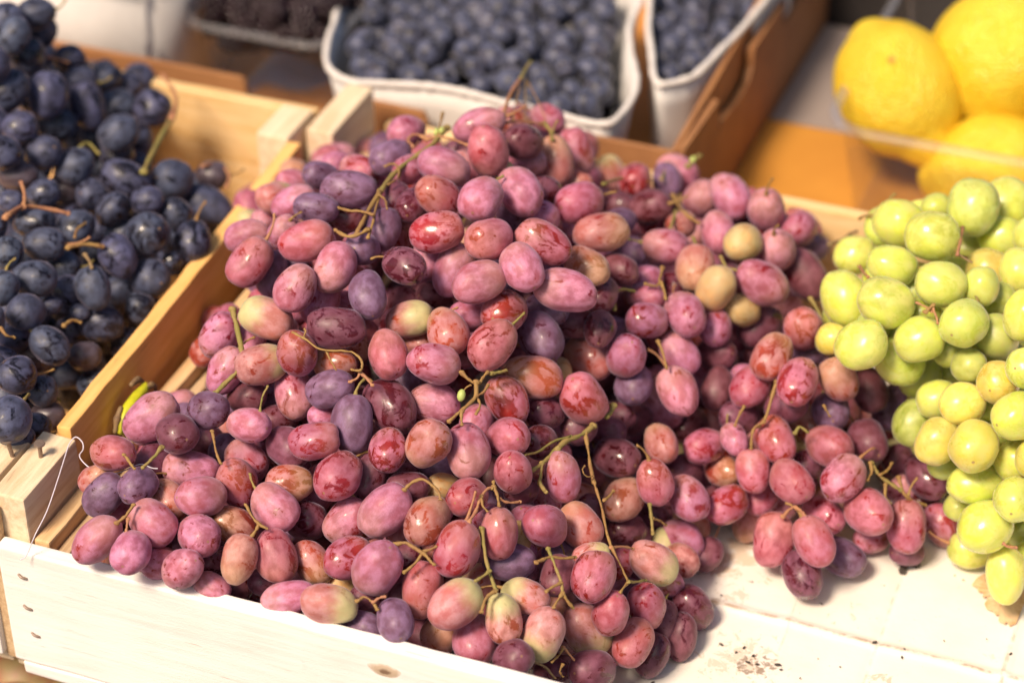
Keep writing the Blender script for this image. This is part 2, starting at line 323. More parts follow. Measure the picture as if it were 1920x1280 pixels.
GREEN = '''1823 388 55 49 80 0 G;1885 382 50 46 60 1 G;1747 444 53 47 -10 0 G;1684 416 47 44 -20 1 G;1655 425 38 34 80 2 G;1754 388 30 25 20 2 D;1602 479 40 35 20 1 G;1673 497 48 37 -15 0 G;1764 531 49 42 -10 0 G;1583 559 54 45 -70 1 G
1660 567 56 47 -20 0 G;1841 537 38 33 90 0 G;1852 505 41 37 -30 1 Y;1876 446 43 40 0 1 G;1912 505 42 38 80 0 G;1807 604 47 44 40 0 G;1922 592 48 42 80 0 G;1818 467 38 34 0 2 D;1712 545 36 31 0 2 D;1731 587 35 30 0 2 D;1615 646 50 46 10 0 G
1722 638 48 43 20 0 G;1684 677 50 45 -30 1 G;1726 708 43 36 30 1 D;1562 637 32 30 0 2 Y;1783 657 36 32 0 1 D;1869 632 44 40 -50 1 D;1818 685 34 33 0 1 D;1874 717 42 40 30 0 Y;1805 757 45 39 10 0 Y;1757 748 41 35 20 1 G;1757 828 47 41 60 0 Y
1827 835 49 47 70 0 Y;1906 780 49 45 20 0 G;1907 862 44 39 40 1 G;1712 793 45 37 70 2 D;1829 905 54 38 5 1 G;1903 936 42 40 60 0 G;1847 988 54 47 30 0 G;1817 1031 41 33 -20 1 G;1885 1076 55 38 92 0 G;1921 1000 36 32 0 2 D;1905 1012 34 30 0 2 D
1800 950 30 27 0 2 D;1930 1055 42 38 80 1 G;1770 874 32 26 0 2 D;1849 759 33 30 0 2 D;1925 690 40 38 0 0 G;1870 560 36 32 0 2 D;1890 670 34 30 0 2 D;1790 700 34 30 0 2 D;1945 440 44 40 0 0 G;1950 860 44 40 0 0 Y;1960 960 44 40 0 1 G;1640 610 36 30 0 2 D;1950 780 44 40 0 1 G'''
BLACK = '''66 28 39 31 15 0 B;10 38 36 34 30 0 B;26 68 39 30 60 0 B;50 103 38 36 0 0 B;89 178 46 38 80 0 B;18 170 44 37 50 0 B;163 198 46 33 -75 0 B;38 240 35 31 0 0 B;105 232 38 33 0 1 B;222 250 41 34 30 0 B
285 203 37 34 -40 0 B;222 197 36 32 0 1 B;150 155 34 30 0 1 B;82 287 35 33 20 0 B;6 285 35 33 0 0 B;140 310 38 33 40 0 B;220 290 33 29 0 1 B;235 335 49 32 -20 0 B;325 335 39 37 0 0 B;398 328 31 27 0 1 W;388 386 50 34 -30 1 B
34 330 37 27 0 1 W;20 378 24 22 0 0 B;82 362 32 27 20 0 B;174 364 32 31 0 1 B;212 393 37 29 45 1 B;276 377 31 28 0 0 B;118 357 34 28 0 2 W;277 440 42 40 20 0 B;361 455 43 34 80 0 B;330 400 33 29 -30 1 B;223 480 43 34 -60 0 B
84 458 41 32 0 0 B;66 418 39 29 0 1 B;143 430 37 34 60 1 B;15 475 33 30 60 0 B;65 521 43 35 -5 0 B;118 500 35 30 0 1 B;174 540 43 32 -75 0 B;280 522 39 37 -20 0 B;324 490 19 18 0 0 B;6 540 35 30 80 0 B;130 545 34 29 0 1 B
228 542 35 30 0 1 B;262 577 31 27 -40 0 B;49 587 36 34 0 0 B;93 648 43 34 -40 0 B;60 668 44 33 -20 1 W;30 702 38 36 0 0 B;78 732 30 29 0 1 B;190 608 42 34 0 1 B;158 668 31 28 0 1 W;18 785 46 43 60 0 B;68 800 28 26 0 1 B
98 573 20 18 0 1 B;150 585 20 16 0 1 B;25 630 34 30 0 1 B;130 562 30 26 0 2 B;88 782 34 29 0 2 W;180 720 35 30 0 2 B;235 640 34 30 0 2 B;120 700 34 30 0 2 B;230 440 34 30 0 2 B;320 450 30 26 0 2 B;180 260 34 30 0 2 B;-20 120 40 36 0 0 B
-25 420 40 36 0 0 B;-30 600 40 36 0 0 B;-25 690 38 34 0 1 B;180 430 30 26 0 2 B;60 740 32 28 0 2 B;30 820 34 30 0 1 B;140 620 34 30 0 2 B;-20 230 38 34 0 1 B;130 110 30 26 0 2 B;60 180 34 30 0 2 B;200 145 30 26 0 2 B;240 160 28 24 0 2 B'''
def parse(t):
    out = []
    for seg in t.replace('\n', ';').split(';'):
        if seg.strip():
            q = seg.split(); out.append([float(x) for x in q[:5]]+[int(q[5]), q[6]])
    return out

class Surf:
    """smooth depth over the picture plane through a few known points of the heap"""
    def __init__(s, pts):
        P = []; D = []
        for p in pts:
            P.append((p[0], p[1])); D.append(p[2] if p[2] > .5 else dep(at_z(p[0], p[1], p[2])))
        s.P = np.array(P)/1000.; s.D = np.array(D)
        n = len(D); K = s.k(s.P[:, None]-s.P[None]); K += np.eye(n)*1e-3
        A = np.zeros((n+3, n+3)); A[:n, :n] = K; A[:n, n] = 1; A[:n, n+1:] = s.P; A[n, :n] = 1; A[n+1:, :n] = s.P.T
        s.w = np.linalg.solve(A, np.concatenate([s.D, np.zeros(3)]))
    def k(s, d):
        r = np.sqrt((d**2).sum(-1))+1e-9; return r*r*np.log(r)
    def __call__(s, x, y):
        p = np.array([x, y])/1000.; n = len(s.D)
        return float(s.w[:n] @ s.k(p-s.P)+s.w[n]+s.w[n+1:] @ p)
SR = Surf([(180, 1000, 1.108), (250, 790, 1.145), (290, 980, 1.105), (400, 900, 1.12), (640, 900, 1.12), (860, 820, 1.125), (750, 1000, 1.105), (620, 1130, 1.093), (345, 1070, 1.102),
 (900, 1130, 1.088), (965, 1240, 1.085), (1109, 1256, .03), (1140, 1080, 1.125), (1040, 900, 1.15), (1210, 1140, 1.145), (1300, 1130, .018), (1276, 1193, .018), (1222, 1230, .018), (1330, 1035, .016),
 (700, 600, 1.15), (950, 580, 1.155), (640, 400, 1.195), (910, 280, 1.24), (470, 490, 1.19), (411, 628, 1.185), (500, 600, 1.16), (517, 370, 1.25), (700, 265, 1.285), (1060, 290, 1.28), (1090, 385, 1.235), (1060, 545, 1.16),
 (1190, 335, 1.335), (1400, 400, 1.295), (1440, 530, 1.25), (1250, 450, 1.27), (1500, 600, 1.245), (1300, 335, 1.345), (1250, 690, 1.205), (1160, 600, 1.22), (1500, 850, 1.205), (1560, 700, 1.215), (1500, 720, 1.205),
 (1670, 760, 1.25), (1700, 985, .03), (1760, 984, .02), (1738, 895, .04), (1544, 967, .045), (1526, 1013, .04), (1450, 1011, .03), (1505, 1076, .016), (1579, 1043, .017), (1250, 905, 1.195), (1363, 946, 1.215), (1405, 981, .016), (1300, 860, 1.21), (1300, 760, 1.225)])
SG = Surf([(1750, 450, 1.215), (1850, 370, 1.255), (1660, 420, 1.25), (1600, 480, 1.26), (1583, 560, 1.215), (1650, 570, 1.19), (1620, 650, 1.18), (1920, 600, 1.165), (1800, 610, 1.17), (1910, 500, 1.22), (1800, 755, 1.175), (1757, 828, 1.175), (1830, 830, 1.155), (1900, 775, 1.15), (1847, 988, 1.165), (1817, 1031, .015), (1885, 1076, 1.178), (1720, 700, 1.20), (1950, 900, 1.15)])
SB = Surf([(60, 250, 1.31), (50, 30, 1.36), (20, 100, 1.33), (150, 500, 1.245), (277, 440, 1.27), (388, 386, 1.31), (60, 690, 1.19), (18, 785, 1.15), (190, 610, 1.24), (280, 522, 1.275), (90, 650, 1.21), (325, 335, 1.325), (100, 400, 1.275), (280, 205, 1.40), (163, 198, 1.365), (220, 290, 1.34), (400, 328, 1.345)])

def build_heap(rows, S, step, floor, extra, lim):
    """put every grape on its sight line at the heap's surface, then push overlapping ones apart in depth"""
    G = []
    for (x, y, a, b, ang, lay, tn) in rows:
        G.append(dict(x=x, y=y, a=a*1.02, b=b*1.02, ang=ang, lay=lay, tn=tn, d=S(x, y)+lay*.011, fill=False))
    # grapes inside the heap, seen in the gaps
    xs = np.array([g['x'] for g in G]); ys = np.array([g['y'] for g in G])
    for lv, off in ((3, .030), (4, .052), (5, .078)):
        yy = ys.min()+20
        while yy < ys.max()-10:
            xx = xs.min()+20+random.random()*30
            while xx < xs.max()-10:
                jx, jy = xx+random.uniform(-12, 12), yy+random.uniform(-12, 12)
                dd = np.hypot(xs-jx, ys-jy)
                if (dd < 66).sum() >= 3 and lim(jx, jy) and random.random() < extra:
                    b = random.uniform(29, 35)
                    dsurf = S(jx, jy)+off
                    p = at_d(jx, jy, dsurf)
                    if p[2] > floor+.008 and p[1] < .40:
                        tn = random.choice(rows)[6]
                        G.append(dict(x=jx, y=jy, a=b*random.uniform(1.05, 1.4), b=b, ang=random.uniform(-90, 90), lay=lv, tn=tn, d=dsurf, fill=True))
                xx += step
            yy += step*.86
    n = len(G)
    for g in G:
        th = math.radians(g['ang']); a, b = g['a'], g['b']
        Lr = max(a, b*1.36) if step < 70 and g['tn'] not in 'GYDBW' else max(a, b*1.12)
        g['L'] = Lr
        ca = (a*a-b*b)/(Lr*Lr-b*b) if Lr > b*1.001 else 1.
        ca = math.sqrt(min(1, max(0, ca))); sa = math.sqrt(1-ca*ca)
        ax = RT*math.cos(th)+UP*math.sin(th)
        if ax @ UP < 0: ax = -ax
        if random.random() < .22: ax = -ax
        g['axis'] = ax*ca + FW*sa*(1 if random.random() < .8 else -1)
    X = np.array([g['x'] for g in G]); Y = np.array([g['y'] for g in G]); D = np.array([g['d'] for g in G])
    LAY = np.array([g['lay'] for g in G]); B = np.array([g['b'] for g in G]); Lh = np.array([g['L'] for g in G])
    AX = np.array([g['axis'] for g in G]); DIR = np.array([ray(x, y) for x, y in zip(X, Y)])
    ii, jj = np.triu_indices(n, 1); near = np.hypot(X[ii]-X[jj], Y[ii]-Y[jj]) < (Lh[ii]+Lh[jj]); ii, jj = ii[near], jj[near]
    for it in range(70):
        P = CAM+DIR*D[:, None]; rb = B*D/F; rl = Lh*D/F
        best = np.zeros(len(ii))
        for s in (-1, 0, 1):
            for t in (-1, 0, 1):
                pa = P[ii]+AX[ii]*((rl-rb)[ii]*s)[:, None]; pb = P[jj]+AX[jj]*((rl-rb)[jj]*t)[:, None]
                ov = (rb[ii]+rb[jj])*.94-np.linalg.norm(pa-pb, axis=1)
                best = np.maximum(best, ov)
        hit = best > 2e-4
        if not hit.any(): break
        dl = LAY[jj]-LAY[ii]+(D[jj]-D[ii])*60
        w = 1/(1+np.exp(-dl*3))                     # share of the push that the second one takes
        push = best*.55*hit
        stay = (LAY == 0)
        mv = np.zeros(n)
        np.add.at(mv, jj, push*w*np.where(stay[jj], .5, 1)); np.add.at(mv, ii, -push*(1-w)*np.where(stay[ii], .5, .25))
        swap = dl < 0
        mv2 = np.zeros(n)
        np.add.at(mv2, ii, push*(1-w)*np.where(stay[ii], .5, 1)*swap); np.add.at(mv2, jj, -push*w*np.where(stay[jj], .5, .25)*swap)
        mv1 = np.zeros(n)
        np.add.at(mv1, jj, push*w*np.where(stay[jj], .5, 1)*~swap); np.add.at(mv1, ii, -push*(1-w)*np.where(stay[ii], .5, .25)*~swap)
        D = D+np.clip(mv1+mv2, -.003, .003)
        # nobody sinks into the floor
        zmin = floor+B*D/F*.98; dmax = (zmin-CAM[2])/DIR[:, 2]; D = np.minimum(D, np.where(dmax > 0, dmax, 9))
    for k, g in enumerate(G): g['d'] = float(D[k]); g['p'] = CAM+DIR[k]*D[k]; g['rb'] = B[k]*D[k]/F; g['rl'] = Lh[k]*D[k]/F
    return G

ROOTS = {}
def make_bunches(G, seeds, stems, names):
    """seeds: key -> list of picture points; every grape joins the nearest bunch"""
    keys = []; pts = []
    for k, l in seeds.items():
        for p in l: keys.append(k); pts.append(p)
    pts = np.array(pts, float)
    def owner(x, y): return keys[int(np.argmin(((pts-np.array([x, y]))**2).sum(1)))]
    per = {}
    for g in G: per.setdefault(owner(g['x'], g['y']), []).append(g)
    for k in seeds:
        if k not in per: continue
        gs = per[k]; c = np.mean([g['p'] for g in gs], axis=0); zb = min(g['p'][2]-g['rb'] for g in gs)
        nm, lab, cat, grp = names[k]
        r = root(nm, (c[0], c[1], zb), lab, cat, grp); ROOTS[k] = r
        for g in gs:
            o = bpy.data.objects.new('grape', random.choice(GME[g['tn']])); COL.objects.link(o); o.parent = r
            q = Vector(g['axis']).to_track_quat('Z', 'Y') @ Matrix.Rotation(random.uniform(0, 6.28), 3, 'Z').to_quaternion()
            o.rotation_mode = 'QUATERNION'; o.rotation_quaternion = q
            e = random.uniform(.97, 1.03)
            o.scale = (g['rb']*e, g['rb']/e, g['rl']); o.location = Vector(g['p'])-r.location
            if g['axis'] @ UP > .0 and (g['lay'] <= 1 and random.random() < .34 or g['lay'] == 2 and random.random() < .5):
                pe = bpy.data.objects.new('pedicel', random.choice(PEDS)); COL.objects.link(pe); pe.parent = r
                pe.rotation_mode = 'QUATERNION'; pe.rotation_quaternion = q
                pe.location = o.location+Vector(g['axis'])*g['rl']*.985
                sc_ = g['rb']/.0095; pe.scale = (sc_*.68, sc_*.68, sc_*.9)
    for (S, offs, rad, mat, pts_) in stems:
        own = owner(*pts_[len(pts_)//2]); r = ROOTS[own]
        P = [CAM+ray(x, y)*(S(x, y)-offs) for x, y in pts_]
        rad_m = [.64*rad*S(*pts_[0])/F*(1.25 if i in (0, len(P)-1) else 1-.15*(i % 2)) for i in range(len(P))]
        rad_m[-1] *= .8
        bm = bmesh.new(); tube_bm(bm, P, rad_m, 8, .5)
        # knobbly ends
        for e, rr in ((P[0], rad_m[0]), (P[-1], rad_m[-1])):
            mtx = Matrix.Translation(Vector(e)) @ Matrix.Rotation(random.random()*3, 4, 'X') @ Matrix.Diagonal((rr*1.5, rr*1.25, rr*1.1, 1))
            bmesh.ops.create_icosphere(bm, subdivisions=2, radius=1, matrix=mtx)
        for v in bm.verts: v.co += noise.noise_vector(v.co*900)*.00042
        child('stem', bm_mesh('stem', bm, True), mat, r)

# pedicels: a warty collar and a bent stalk growing out of the stem end (+z)
PEDS = []
for q in range(6):
    bm = bmesh.new(); a = q*1.05; ln = .006+.0022*(q % 3)
    P = [(0, 0, -.0006), (0, 0, .0012), (math.cos(a)*.0008, math.sin(a)*.0008, ln*.5), (math.cos(a)*.003, math.sin(a)*.003, ln), (math.cos(a)*.0062, math.sin(a)*.0062, ln*1.35)]
    tube_bm(bm, P, [.0017, .0013, .00075, .0007, .00095], 8, .25)
    bmesh.ops.create_icosphere(bm, subdivisions=2, radius=1, matrix=Matrix.Diagonal((.0019, .0019, .0008, 1)))
    for v in bm.verts: v.co += noise.noise_vector(v.co*1600+Vector((q*3., 0, 0)))*.0003
    me = bm_mesh('pedicel', bm, True); me.materials.append(STEMG if q % 3 == 0 else STEM if q % 3 == 1 else STEMR); PEDS.append(me)

T = lambda s: [tuple(float(v) for v in p.split(',')) for p in s.split()]
RS = [ # depth in front of the heap surface, radius px, material, path
 (.006, 7, STEMG, '838,240 812,270 788,288 762,306 735,330 714,358'), (.006, 6, STEM, '714,358 697,385 682,412 668,440'), (.004, 4, STEM, '718,352 706,385 700,415 690,445'), (.006, 3.5, STEM, '830,212 826,232 822,252'),
 (.012, 4, STEM, '698,402 676,396 655,395 636,390'), (.010, 2.5, STEM, '722,312 738,307 748,318 744,335 728,346'), (.010, 3, STEM, '712,366 723,376 726,392'), (.008, 5, STEM, '690,430 672,440 650,443 630,432'), (.008, 4, STEMR, '800,262 822,256 850,262 876,272'), (.008, 4, STEMR, '796,258 778,252 765,262 775,275'), (.007, 4, STEM, '878,272 890,262 905,268'),
 (.008, 5.5, STEMR, '944,228 948,200 960,172 976,148'), (.008, 4.5, STEMG, '976,148 986,130 995,117'), (.008, 1.8, STEMB, '986,150 985,185 984,225'), (.008, 1.6, STEM, '976,160 968,190 962,225'), (.008, 1.6, STEM, '990,155 1005,182 1018,212 1028,238'), (.007, 4, STEMR, '950,230 975,226 1000,230 1025,234'), (.007, 5, STEMG, '1020,232 1032,245 1036,262'),
 (.010, 7, STEMG, '436,580 442,605 450,640 455,668'), (.010, 7, STEMG, '455,668 445,695 425,716 404,737'), (.014, 3.5, STEM, '550,624 575,637 602,655 640,657 664,662 679,678 676,694 660,693'), (.012, 2.8, STEM, '612,658 620,675 630,693'), (.011, 4, STEMR, '676,698 668,710 655,716'), (.011, 4, STEMR, '678,700 690,712 698,722'), (.013, 2.5, STEM, '570,632 573,622 571,616'),
 (.008, 5, STEM, '866,698 880,712 896,720 905,708 914,698'), (.010, 5.5, STEM, '893,716 892,742 878,758 862,772 842,790'), (.010, 4.5, STEM, '866,770 865,784 866,796'), (.010, 4, STEM, '893,742 906,735 915,722'), (.009, 4, STEM, '893,742 900,760 893,775'), (.010, 2.2, STEM, '882,722 872,728 868,735'), (.007, 4.5, STEMG, '920,700 935,698 948,694'),
 (.004, 7, STEMG, '1112,798 1090,815 1062,826 1045,842'), (.002, 6, STEMG, '1045,842 1020,866 1000,880 985,886'), (.004, 3.5, STEMG, '1070,818 1040,826 1010,846 985,852'), (.002, 5, STEMG, '1016,868 1014,890 1012,905 1024,922'), (.004, 4.5, STEM, '1097,812 1103,845 1108,880 1114,905'), (.008, 4, STEM, '1114,905 1123,932 1130,958 1137,995 1146,1025'), (.010, 3.5, STEM, '1133,938 1144,928 1150,920'),
 (.008, 2, STEM, '1112,892 1100,893 1092,882 1096,873'), (.012, 4, STEM, '1146,1025 1163,1058 1178,1090'), (.012, 4, STEMR, '1146,1026 1166,1024 1186,1028'), (.012, 4, STEMG, '1178,1090 1192,1090 1210,1087'), (.010, 4, STEM, '1178,1090 1170,1100 1163,1110'), (.003, 7, STEMG, '1150,760 1146,772 1138,780'),
 (.011, 4.5, STEMR, '880,978 895,952 900,935 912,918 926,912'), (.012, 3.5, STEM, '903,930 905,948 914,958'), (.011, 4.5, STEM, '926,912 933,930 936,948'), (.009, 4, STEMR, '936,935 955,942 975,940'), (.011, 3.5, STEM, '922,915 926,908 925,903'),
 (.006, 5, STEMG, '904,990 908,1028 914,1060 922,1085 930,1106'), (.010, 4.5, STEMG, '918,1070 905,1080 892,1088'), (.008, 5, STEM, '928,1108 912,1120 903,1146'), (.007, 4.5, STEMG, '1028,1028 1040,1060 1052,1090 1055,1112'), (.009, 4.5, STEM, '1055,1112 1046,1124 1038,1138'), (.009, 4.5, STEM, '1055,1112 1064,1126 1074,1138'), (.007, 4.5, STEM, '1005,1054 1030,1044 1055,1046 1078,1044'), (.008, 4, STEM, '1052,1092 1036,1100 1024,1108'),
 (.012, 4.5, STEM, '758,918 772,905 790,898 806,906 822,922 826,936'), (.009, 5, STEM, '740,1020 760,1017 776,1026 792,1036'), (.008, 4.5, STEM, '792,1036 778,1056 758,1072'), (.008, 4, STEM, '790,1034 805,1030 818,1024'), (.009, 4, STEM, '796,1038 806,1050 814,1058'), (.009, 4, STEM, '670,1126 684,1118 698,1128 708,1142'), (.010, 4, STEMR, '700,1128 712,1120 722,1118'),
 (.008, 3.5, STEM, '398,808 402,830 406,850 414,868'), (.013, 4, STEM, '233,852 243,866 252,878'), (.011, 5, STEMG, '304,838 287,858 268,876'), (.007, 5, STEM, '219,980 236,966 250,946'), (.006, 4, STEMR, '240,972 238,988 236,998'), (.009, 3.5, STEM, '461,946 472,966 486,982 500,990'), (.008, 4.5, STEM, '486,982 480,994 472,1004'), (.007, 3, STEMG, '502,724 492,744 487,770'),
 (.002, 5, STEM, '1456,716 1446,748 1434,786 1420,800'), (.004, 4, STEM, '1432,790 1412,806 1408,840'), (.006, 3.5, STEM, '1395,762 1386,778 1378,798'), (.002, 4, STEMG, '1490,812 1500,800 1514,810'), (.004, 4.5, STEMR, '1468,968 1480,955 1490,950'), (.004, 4.5, STEMR, '1490,950 1500,956 1508,966'), (.004, 5, STEMG, '1634,868 1648,890 1668,905 1688,918'), (.006, 4, STEM, '1632,868 1634,885 1626,900'), (.004, 4, STEM, '1660,908 1660,930 1668,944'), (.004, 4.5, STEM, '1685,895 1695,925 1715,940 1735,946'), (.005, 3.5, STEM, '1650,890 1665,880 1672,868'),
 (.006, 5, STEM, '1262,366 1270,382 1284,400 1310,418'), (.004, 5, STEMG, '1268,396 1262,414 1256,430'), (.006, 4, STEM, '1242,502 1238,520 1232,536 1210,532'), (.006, 4, STEM, '1240,530 1246,548 1248,560'), (.002, 4, STEM, '1234,640 1243,662 1250,690'), (.004, 4, STEMG, '1152,580 1154,552 1168,542 1188,546'), (.003, 4, STEMG, '1300,446 1304,458 1304,470'), (.006, 4, STEMG, '1352,482 1362,500 1386,508'), (.004, 4.5, STEMB, '1556,458 1578,450 1592,440 1606,434'),
 (.004, 4, STEMG, '1132,345 1150,338 1165,334'), (.004, 4.5, STEMG, '1218,946 1222,975 1224,1000'), (.004, 3.5, STEM, '1224,972 1238,976 1248,984'), (.005, 4, STEMG, '1252,306 1247,322 1240,336'), (.004, 6, STEMG, '1290,312 1300,303 1312,292'), (.006, 3, STEM, '1545,760 1550,770 1556,780'), (.002, 5, STEMG, '1520,560 1535,585 1548,610'),
 (.004, 3.5, STEMB, '1000,1240 1022,1250 1040,1270'), (.006, 3, STEM, '1035,1240 1050,1225 1056,1212'), (.006, 3.5, STEMR, '1056,1212 1068,1226 1076,1236'), (.007, 3, STEM, '1055,1245 1050,1258 1056,1268'),
]
red_stems = [(SR, o, r, m, T(p)) for o, r, m, p in RS]
GS = [(.006, 4, STEMR, '1805,428 1800,455 1795,478'), (.004, 3, STEMB, '1795,474 1808,484 1822,492'), (.003, 3.5, STEMR, '1720,568 1735,575 1748,585'), (.004, 3.5, STEMR, '1748,575 1755,592 1758,606'), (.005, 5, STEM, '1735,585 1742,578 1750,572'), (.003, 4, STEMR, '1612,500 1620,512 1628,520'), (.006, 4, STEMR, '1880,1018 1890,1024 1905,1026')]
green_stems = [(SG, o, r, m, T(p)) for o, r, m, p in GS]
BS = [(.020, 8, STEMG, '270,322 282,296 300,262 322,222'), (.024, 6, STEMR, '322,222 330,195 326,172 306,142'), (.022, 6, STEMR, '10,408 40,388 80,390 128,400'), (.022, 5, STEMR, '45,388 46,365 40,342'), (.010, 6, STEM, '128,464 160,458 192,462'), (.012, 5, STEMB, '160,478 168,490 172,502'), (.012, 3, STEM, '140,445 145,430 160,418'), (.010, 5, STEM, '120,610 136,600 150,604'), (.008, 5, STEMG, '150,278 165,268 185,288'), (.012, 4, STEM, '2,615 12,628 26,632'), (.006, 4, STEMR, '380,312 410,306 430,330 424,350')]
black_stems = [(SB, o, r, m, T(p)) for o, r, m, p in BS]

red_seeds = {
 'spine': [(560, 400), (640, 340), (700, 300), (600, 470), (730, 420), (480, 460), (780, 320), (750, 490), (650, 420)],
 'peak': [(920, 260), (1050, 290), (880, 340), (1000, 430), (1110, 410), (820, 430), (900, 470), (960, 340)],
 'core': [(930, 560), (1050, 550), (1010, 640), (840, 620), (900, 650), (1100, 620), (1000, 710)],
 'left': [(450, 610), (420, 700), (500, 680), (560, 660), (550, 560), (620, 560), (640, 640)],
 'corner': [(220, 880), (290, 1000), (400, 860), (450, 960), (330, 800), (370, 1050), (190, 1010), (480, 800)],
 'middle': [(720, 760), (640, 800), (620, 730), (820, 700), (730, 660), (870, 830), (800, 820), (950, 780), (640, 880), (560, 830), (720, 860)],
 'frontrow': [(580, 960), (540, 1080), (720, 1000), (680, 1110), (800, 1100), (850, 1020), (880, 1160), (940, 1100), (760, 1180), (520, 950), (930, 990)],
 'tendril': [(1120, 1090), (1220, 1080), (1040, 990), (1020, 1180), (1200, 1190), (1280, 1130), (1060, 900), (1270, 1200), (1100, 1240)],
 'slope': [(1180, 700), (1270, 720), (1120, 780), (1220, 880), (1180, 940), (1290, 940), (1230, 600), (1150, 850), (1330, 700)],
 'back': [(1300, 380), (1450, 430), (1220, 400), (1350, 520), (1430, 540), (1210, 480), (1520, 500), (1260, 520), (1380, 590)],
 'floor': [(1480, 700), (1600, 740), (1480, 840), (1560, 860), (1680, 880), (1500, 1000), (1600, 1000), (1720, 980), (1390, 850), (1380, 950), (1420, 760), (1330, 830)],
}
RG = 'bunches of red grapes heaped in the wooden crate'
red_names = {
 'spine': ('grape_bunch', 'red grape bunch at upper left of the heap with thick bare brown-green stem', 'grapes', RG),
 'peak': ('grape_bunch', 'red grape bunch on top of the heap, its cut stem standing up', 'grapes', RG),
 'core': ('grape_bunch', 'red grape bunch just below the peak with large smooth pink oval berries', 'grapes', RG),
 'left': ('grape_bunch', 'red grape bunch with pale yellow-pink berries beside the upright stub at the crate side', 'grapes', RG),
 'corner': ('grape_bunch', 'lilac-pink grape bunch in the front left crate corner beside the post with nails', 'grapes', RG),
 'middle': ('grape_bunch', 'grape bunch in heap centre with dark maroon berries and tiny green bud', 'grapes', RG),
 'frontrow': ('grape_bunch', 'pink grape bunch along the front board, some berries hanging over its edge', 'grapes', RG),
 'tendril': ('grape_bunch', 'red grape bunch with long thin yellow tendril, spilling onto the liner', 'grapes', RG),
 'slope': ('grape_bunch', 'dusky red grape bunch in the shaded dip right of the tall heap', 'grapes', RG),
 'back': ('grape_bunch', 'dull pink grape bunch with three pale amber berries, nearest the back board', 'grapes', RG),
 'floor': ('grape_bunch', 'deep red grape bunch lying on the liner between the heap and the green grapes', 'grapes', RG),
}
heap = build_heap(parse(RED), SR, 54, .004, 1., lambda x, y: not (x > 1300 and y > 960))
make_bunches(heap, red_seeds, red_stems, red_names)
GG = 'bunches of green grapes at the right of the crate'
gh = build_heap(parse(GREEN), SG, 70, .004, 1., lambda x, y: y < 950)
make_bunches(gh, {'gtop': [(1750, 450), (1850, 420), (1620, 560), (1700, 620), (1820, 600), (1900, 540), (1900, 640), (1700, 690)], 'glow': [(1800, 760), (1850, 850), (1840, 990), (1900, 900), (1880, 740), (1890, 1080), (1720, 800), (1800, 690)]}, green_stems,
 {'gtop': ('grape_bunch', 'pale green grape bunch piled high in front of the lemons', 'grapes', GG),
  'glow': ('grape_bunch', 'golden yellow-green grape bunch hanging down onto the white liner', 'grapes', GG)})
BG = 'bunches of blue-black grapes in the left crate'
bh = build_heap(parse(BLACK), SB, 62, .01, .85, lambda x, y: True)
make_bunches(bh, {'btop': [(60, 30), (20, 110), (60, 180), (-20, 200)], 'bmid': [(160, 200), (280, 220), (220, 330), (360, 400), (280, 480), (140, 300), (100, 350), (220, 470)], 'blow': [(60, 470), (60, 580), (170, 560), (60, 690), (20, 780), (180, 650), (20, 330)]}, black_stems,
 {'btop': ('grape_bunch', 'blue-black grape bunch heaped highest, against the top left picture edge', 'grapes', BG),
  'bmid': ('grape_bunch', 'blue-black grape bunch with tall curved stem near the back board of its crate', 'grapes', BG),
  'blow': ('grape_bunch', 'blue-black grape bunch with a forked pink stem, reaching the post with nails', 'grapes', BG)})
# green bud, shrivelled fruitlets
bud = NT('green_bud'); bud.col((.42, .50, .14)); bud.b.inputs['Roughness'].default_value = .5
def fruitlet(x, y, a, b, ang, own, S, off):
    bm = bmesh.new(); bmesh.ops.create_uvsphere(bm, u_segments=12, v_segments=8, radius=1)
    for v in bm.verts: v.co *= 1+.12*noise.noise(v.co*2.2)
    d = S(x, y)-off; r = ROOTS[own]; th = math.radians(ang)
    ax = Vector(RT*math.cos(th)+UP*math.sin(th))
    mt = Matrix.Translation(Vector(at_d(x, y, d))) @ ax.to_track_quat('Z', 'Y').to_matrix().to_4x4() @ Matrix.Diagonal((b*d/F, b*d/F, a*d/F, 1))
    bmesh.ops.transform(bm, matrix=mt, verts=bm.verts); child('fruitlet', bm_mesh('fruitlet', bm, True), bud.m, r)
fruitlet(865, 741, 12, 8, 75, 'middle', SR, .014); fruitlet(818, 248, 8, 5, 80, 'spine', SR, .008); fruitlet(828, 246, 8, 5, 85, 'spine', SR, .008); fruitlet(1299, 300, 8, 6, 60, 'back', SR, .006)

# ------------------------------------------------------------------ crates
crate = root('fruit_crate', (.3, .2, -.012), 'pale poplar crate holding the red and green grapes on a white liner', 'crate', 'wooden fruit crates side by side')
def knot(m_axis): pass
fb = child('front_board', plank(-.0345, .66, -.008, 0, .004, .075, .0005, .012, 1), FRONT, crate)
child('side_board', plank(-.0215, -.0135, .004, .405, .0, .0735, .0007, .015, 2), WOODY, crate)
child('side_batten', plank(-.0125, -.006, .004, .400, .0, .066, .0012, .015, 3), WOODD, crate)
child('back_board', plank(-.02, .66, .412, .420, .0, .075, .0005, .015, 4), WOODX, crate)
child('corner_post', plank(-.0405, -.0225, .002, .051, -.01, .0985, .0008, .008, 5, .001, lambda c: ((c.z-.05)*.0, 0, 0)), WOODZ, crate)
child('corner_post', plank(-.0425, -.0255, .352, .411, -.01, .1005, .0007, .01, 6), WOODZ, crate)
child('base_board', plank(-.031, .66, -.0072, .06, -.005, .0025, .0006, .02, 7), FRONT, crate)
child('base_board', plank(-.034, .66, .17, .24, -.012, -.001, .0006, .02, 8), WOODX, crate)
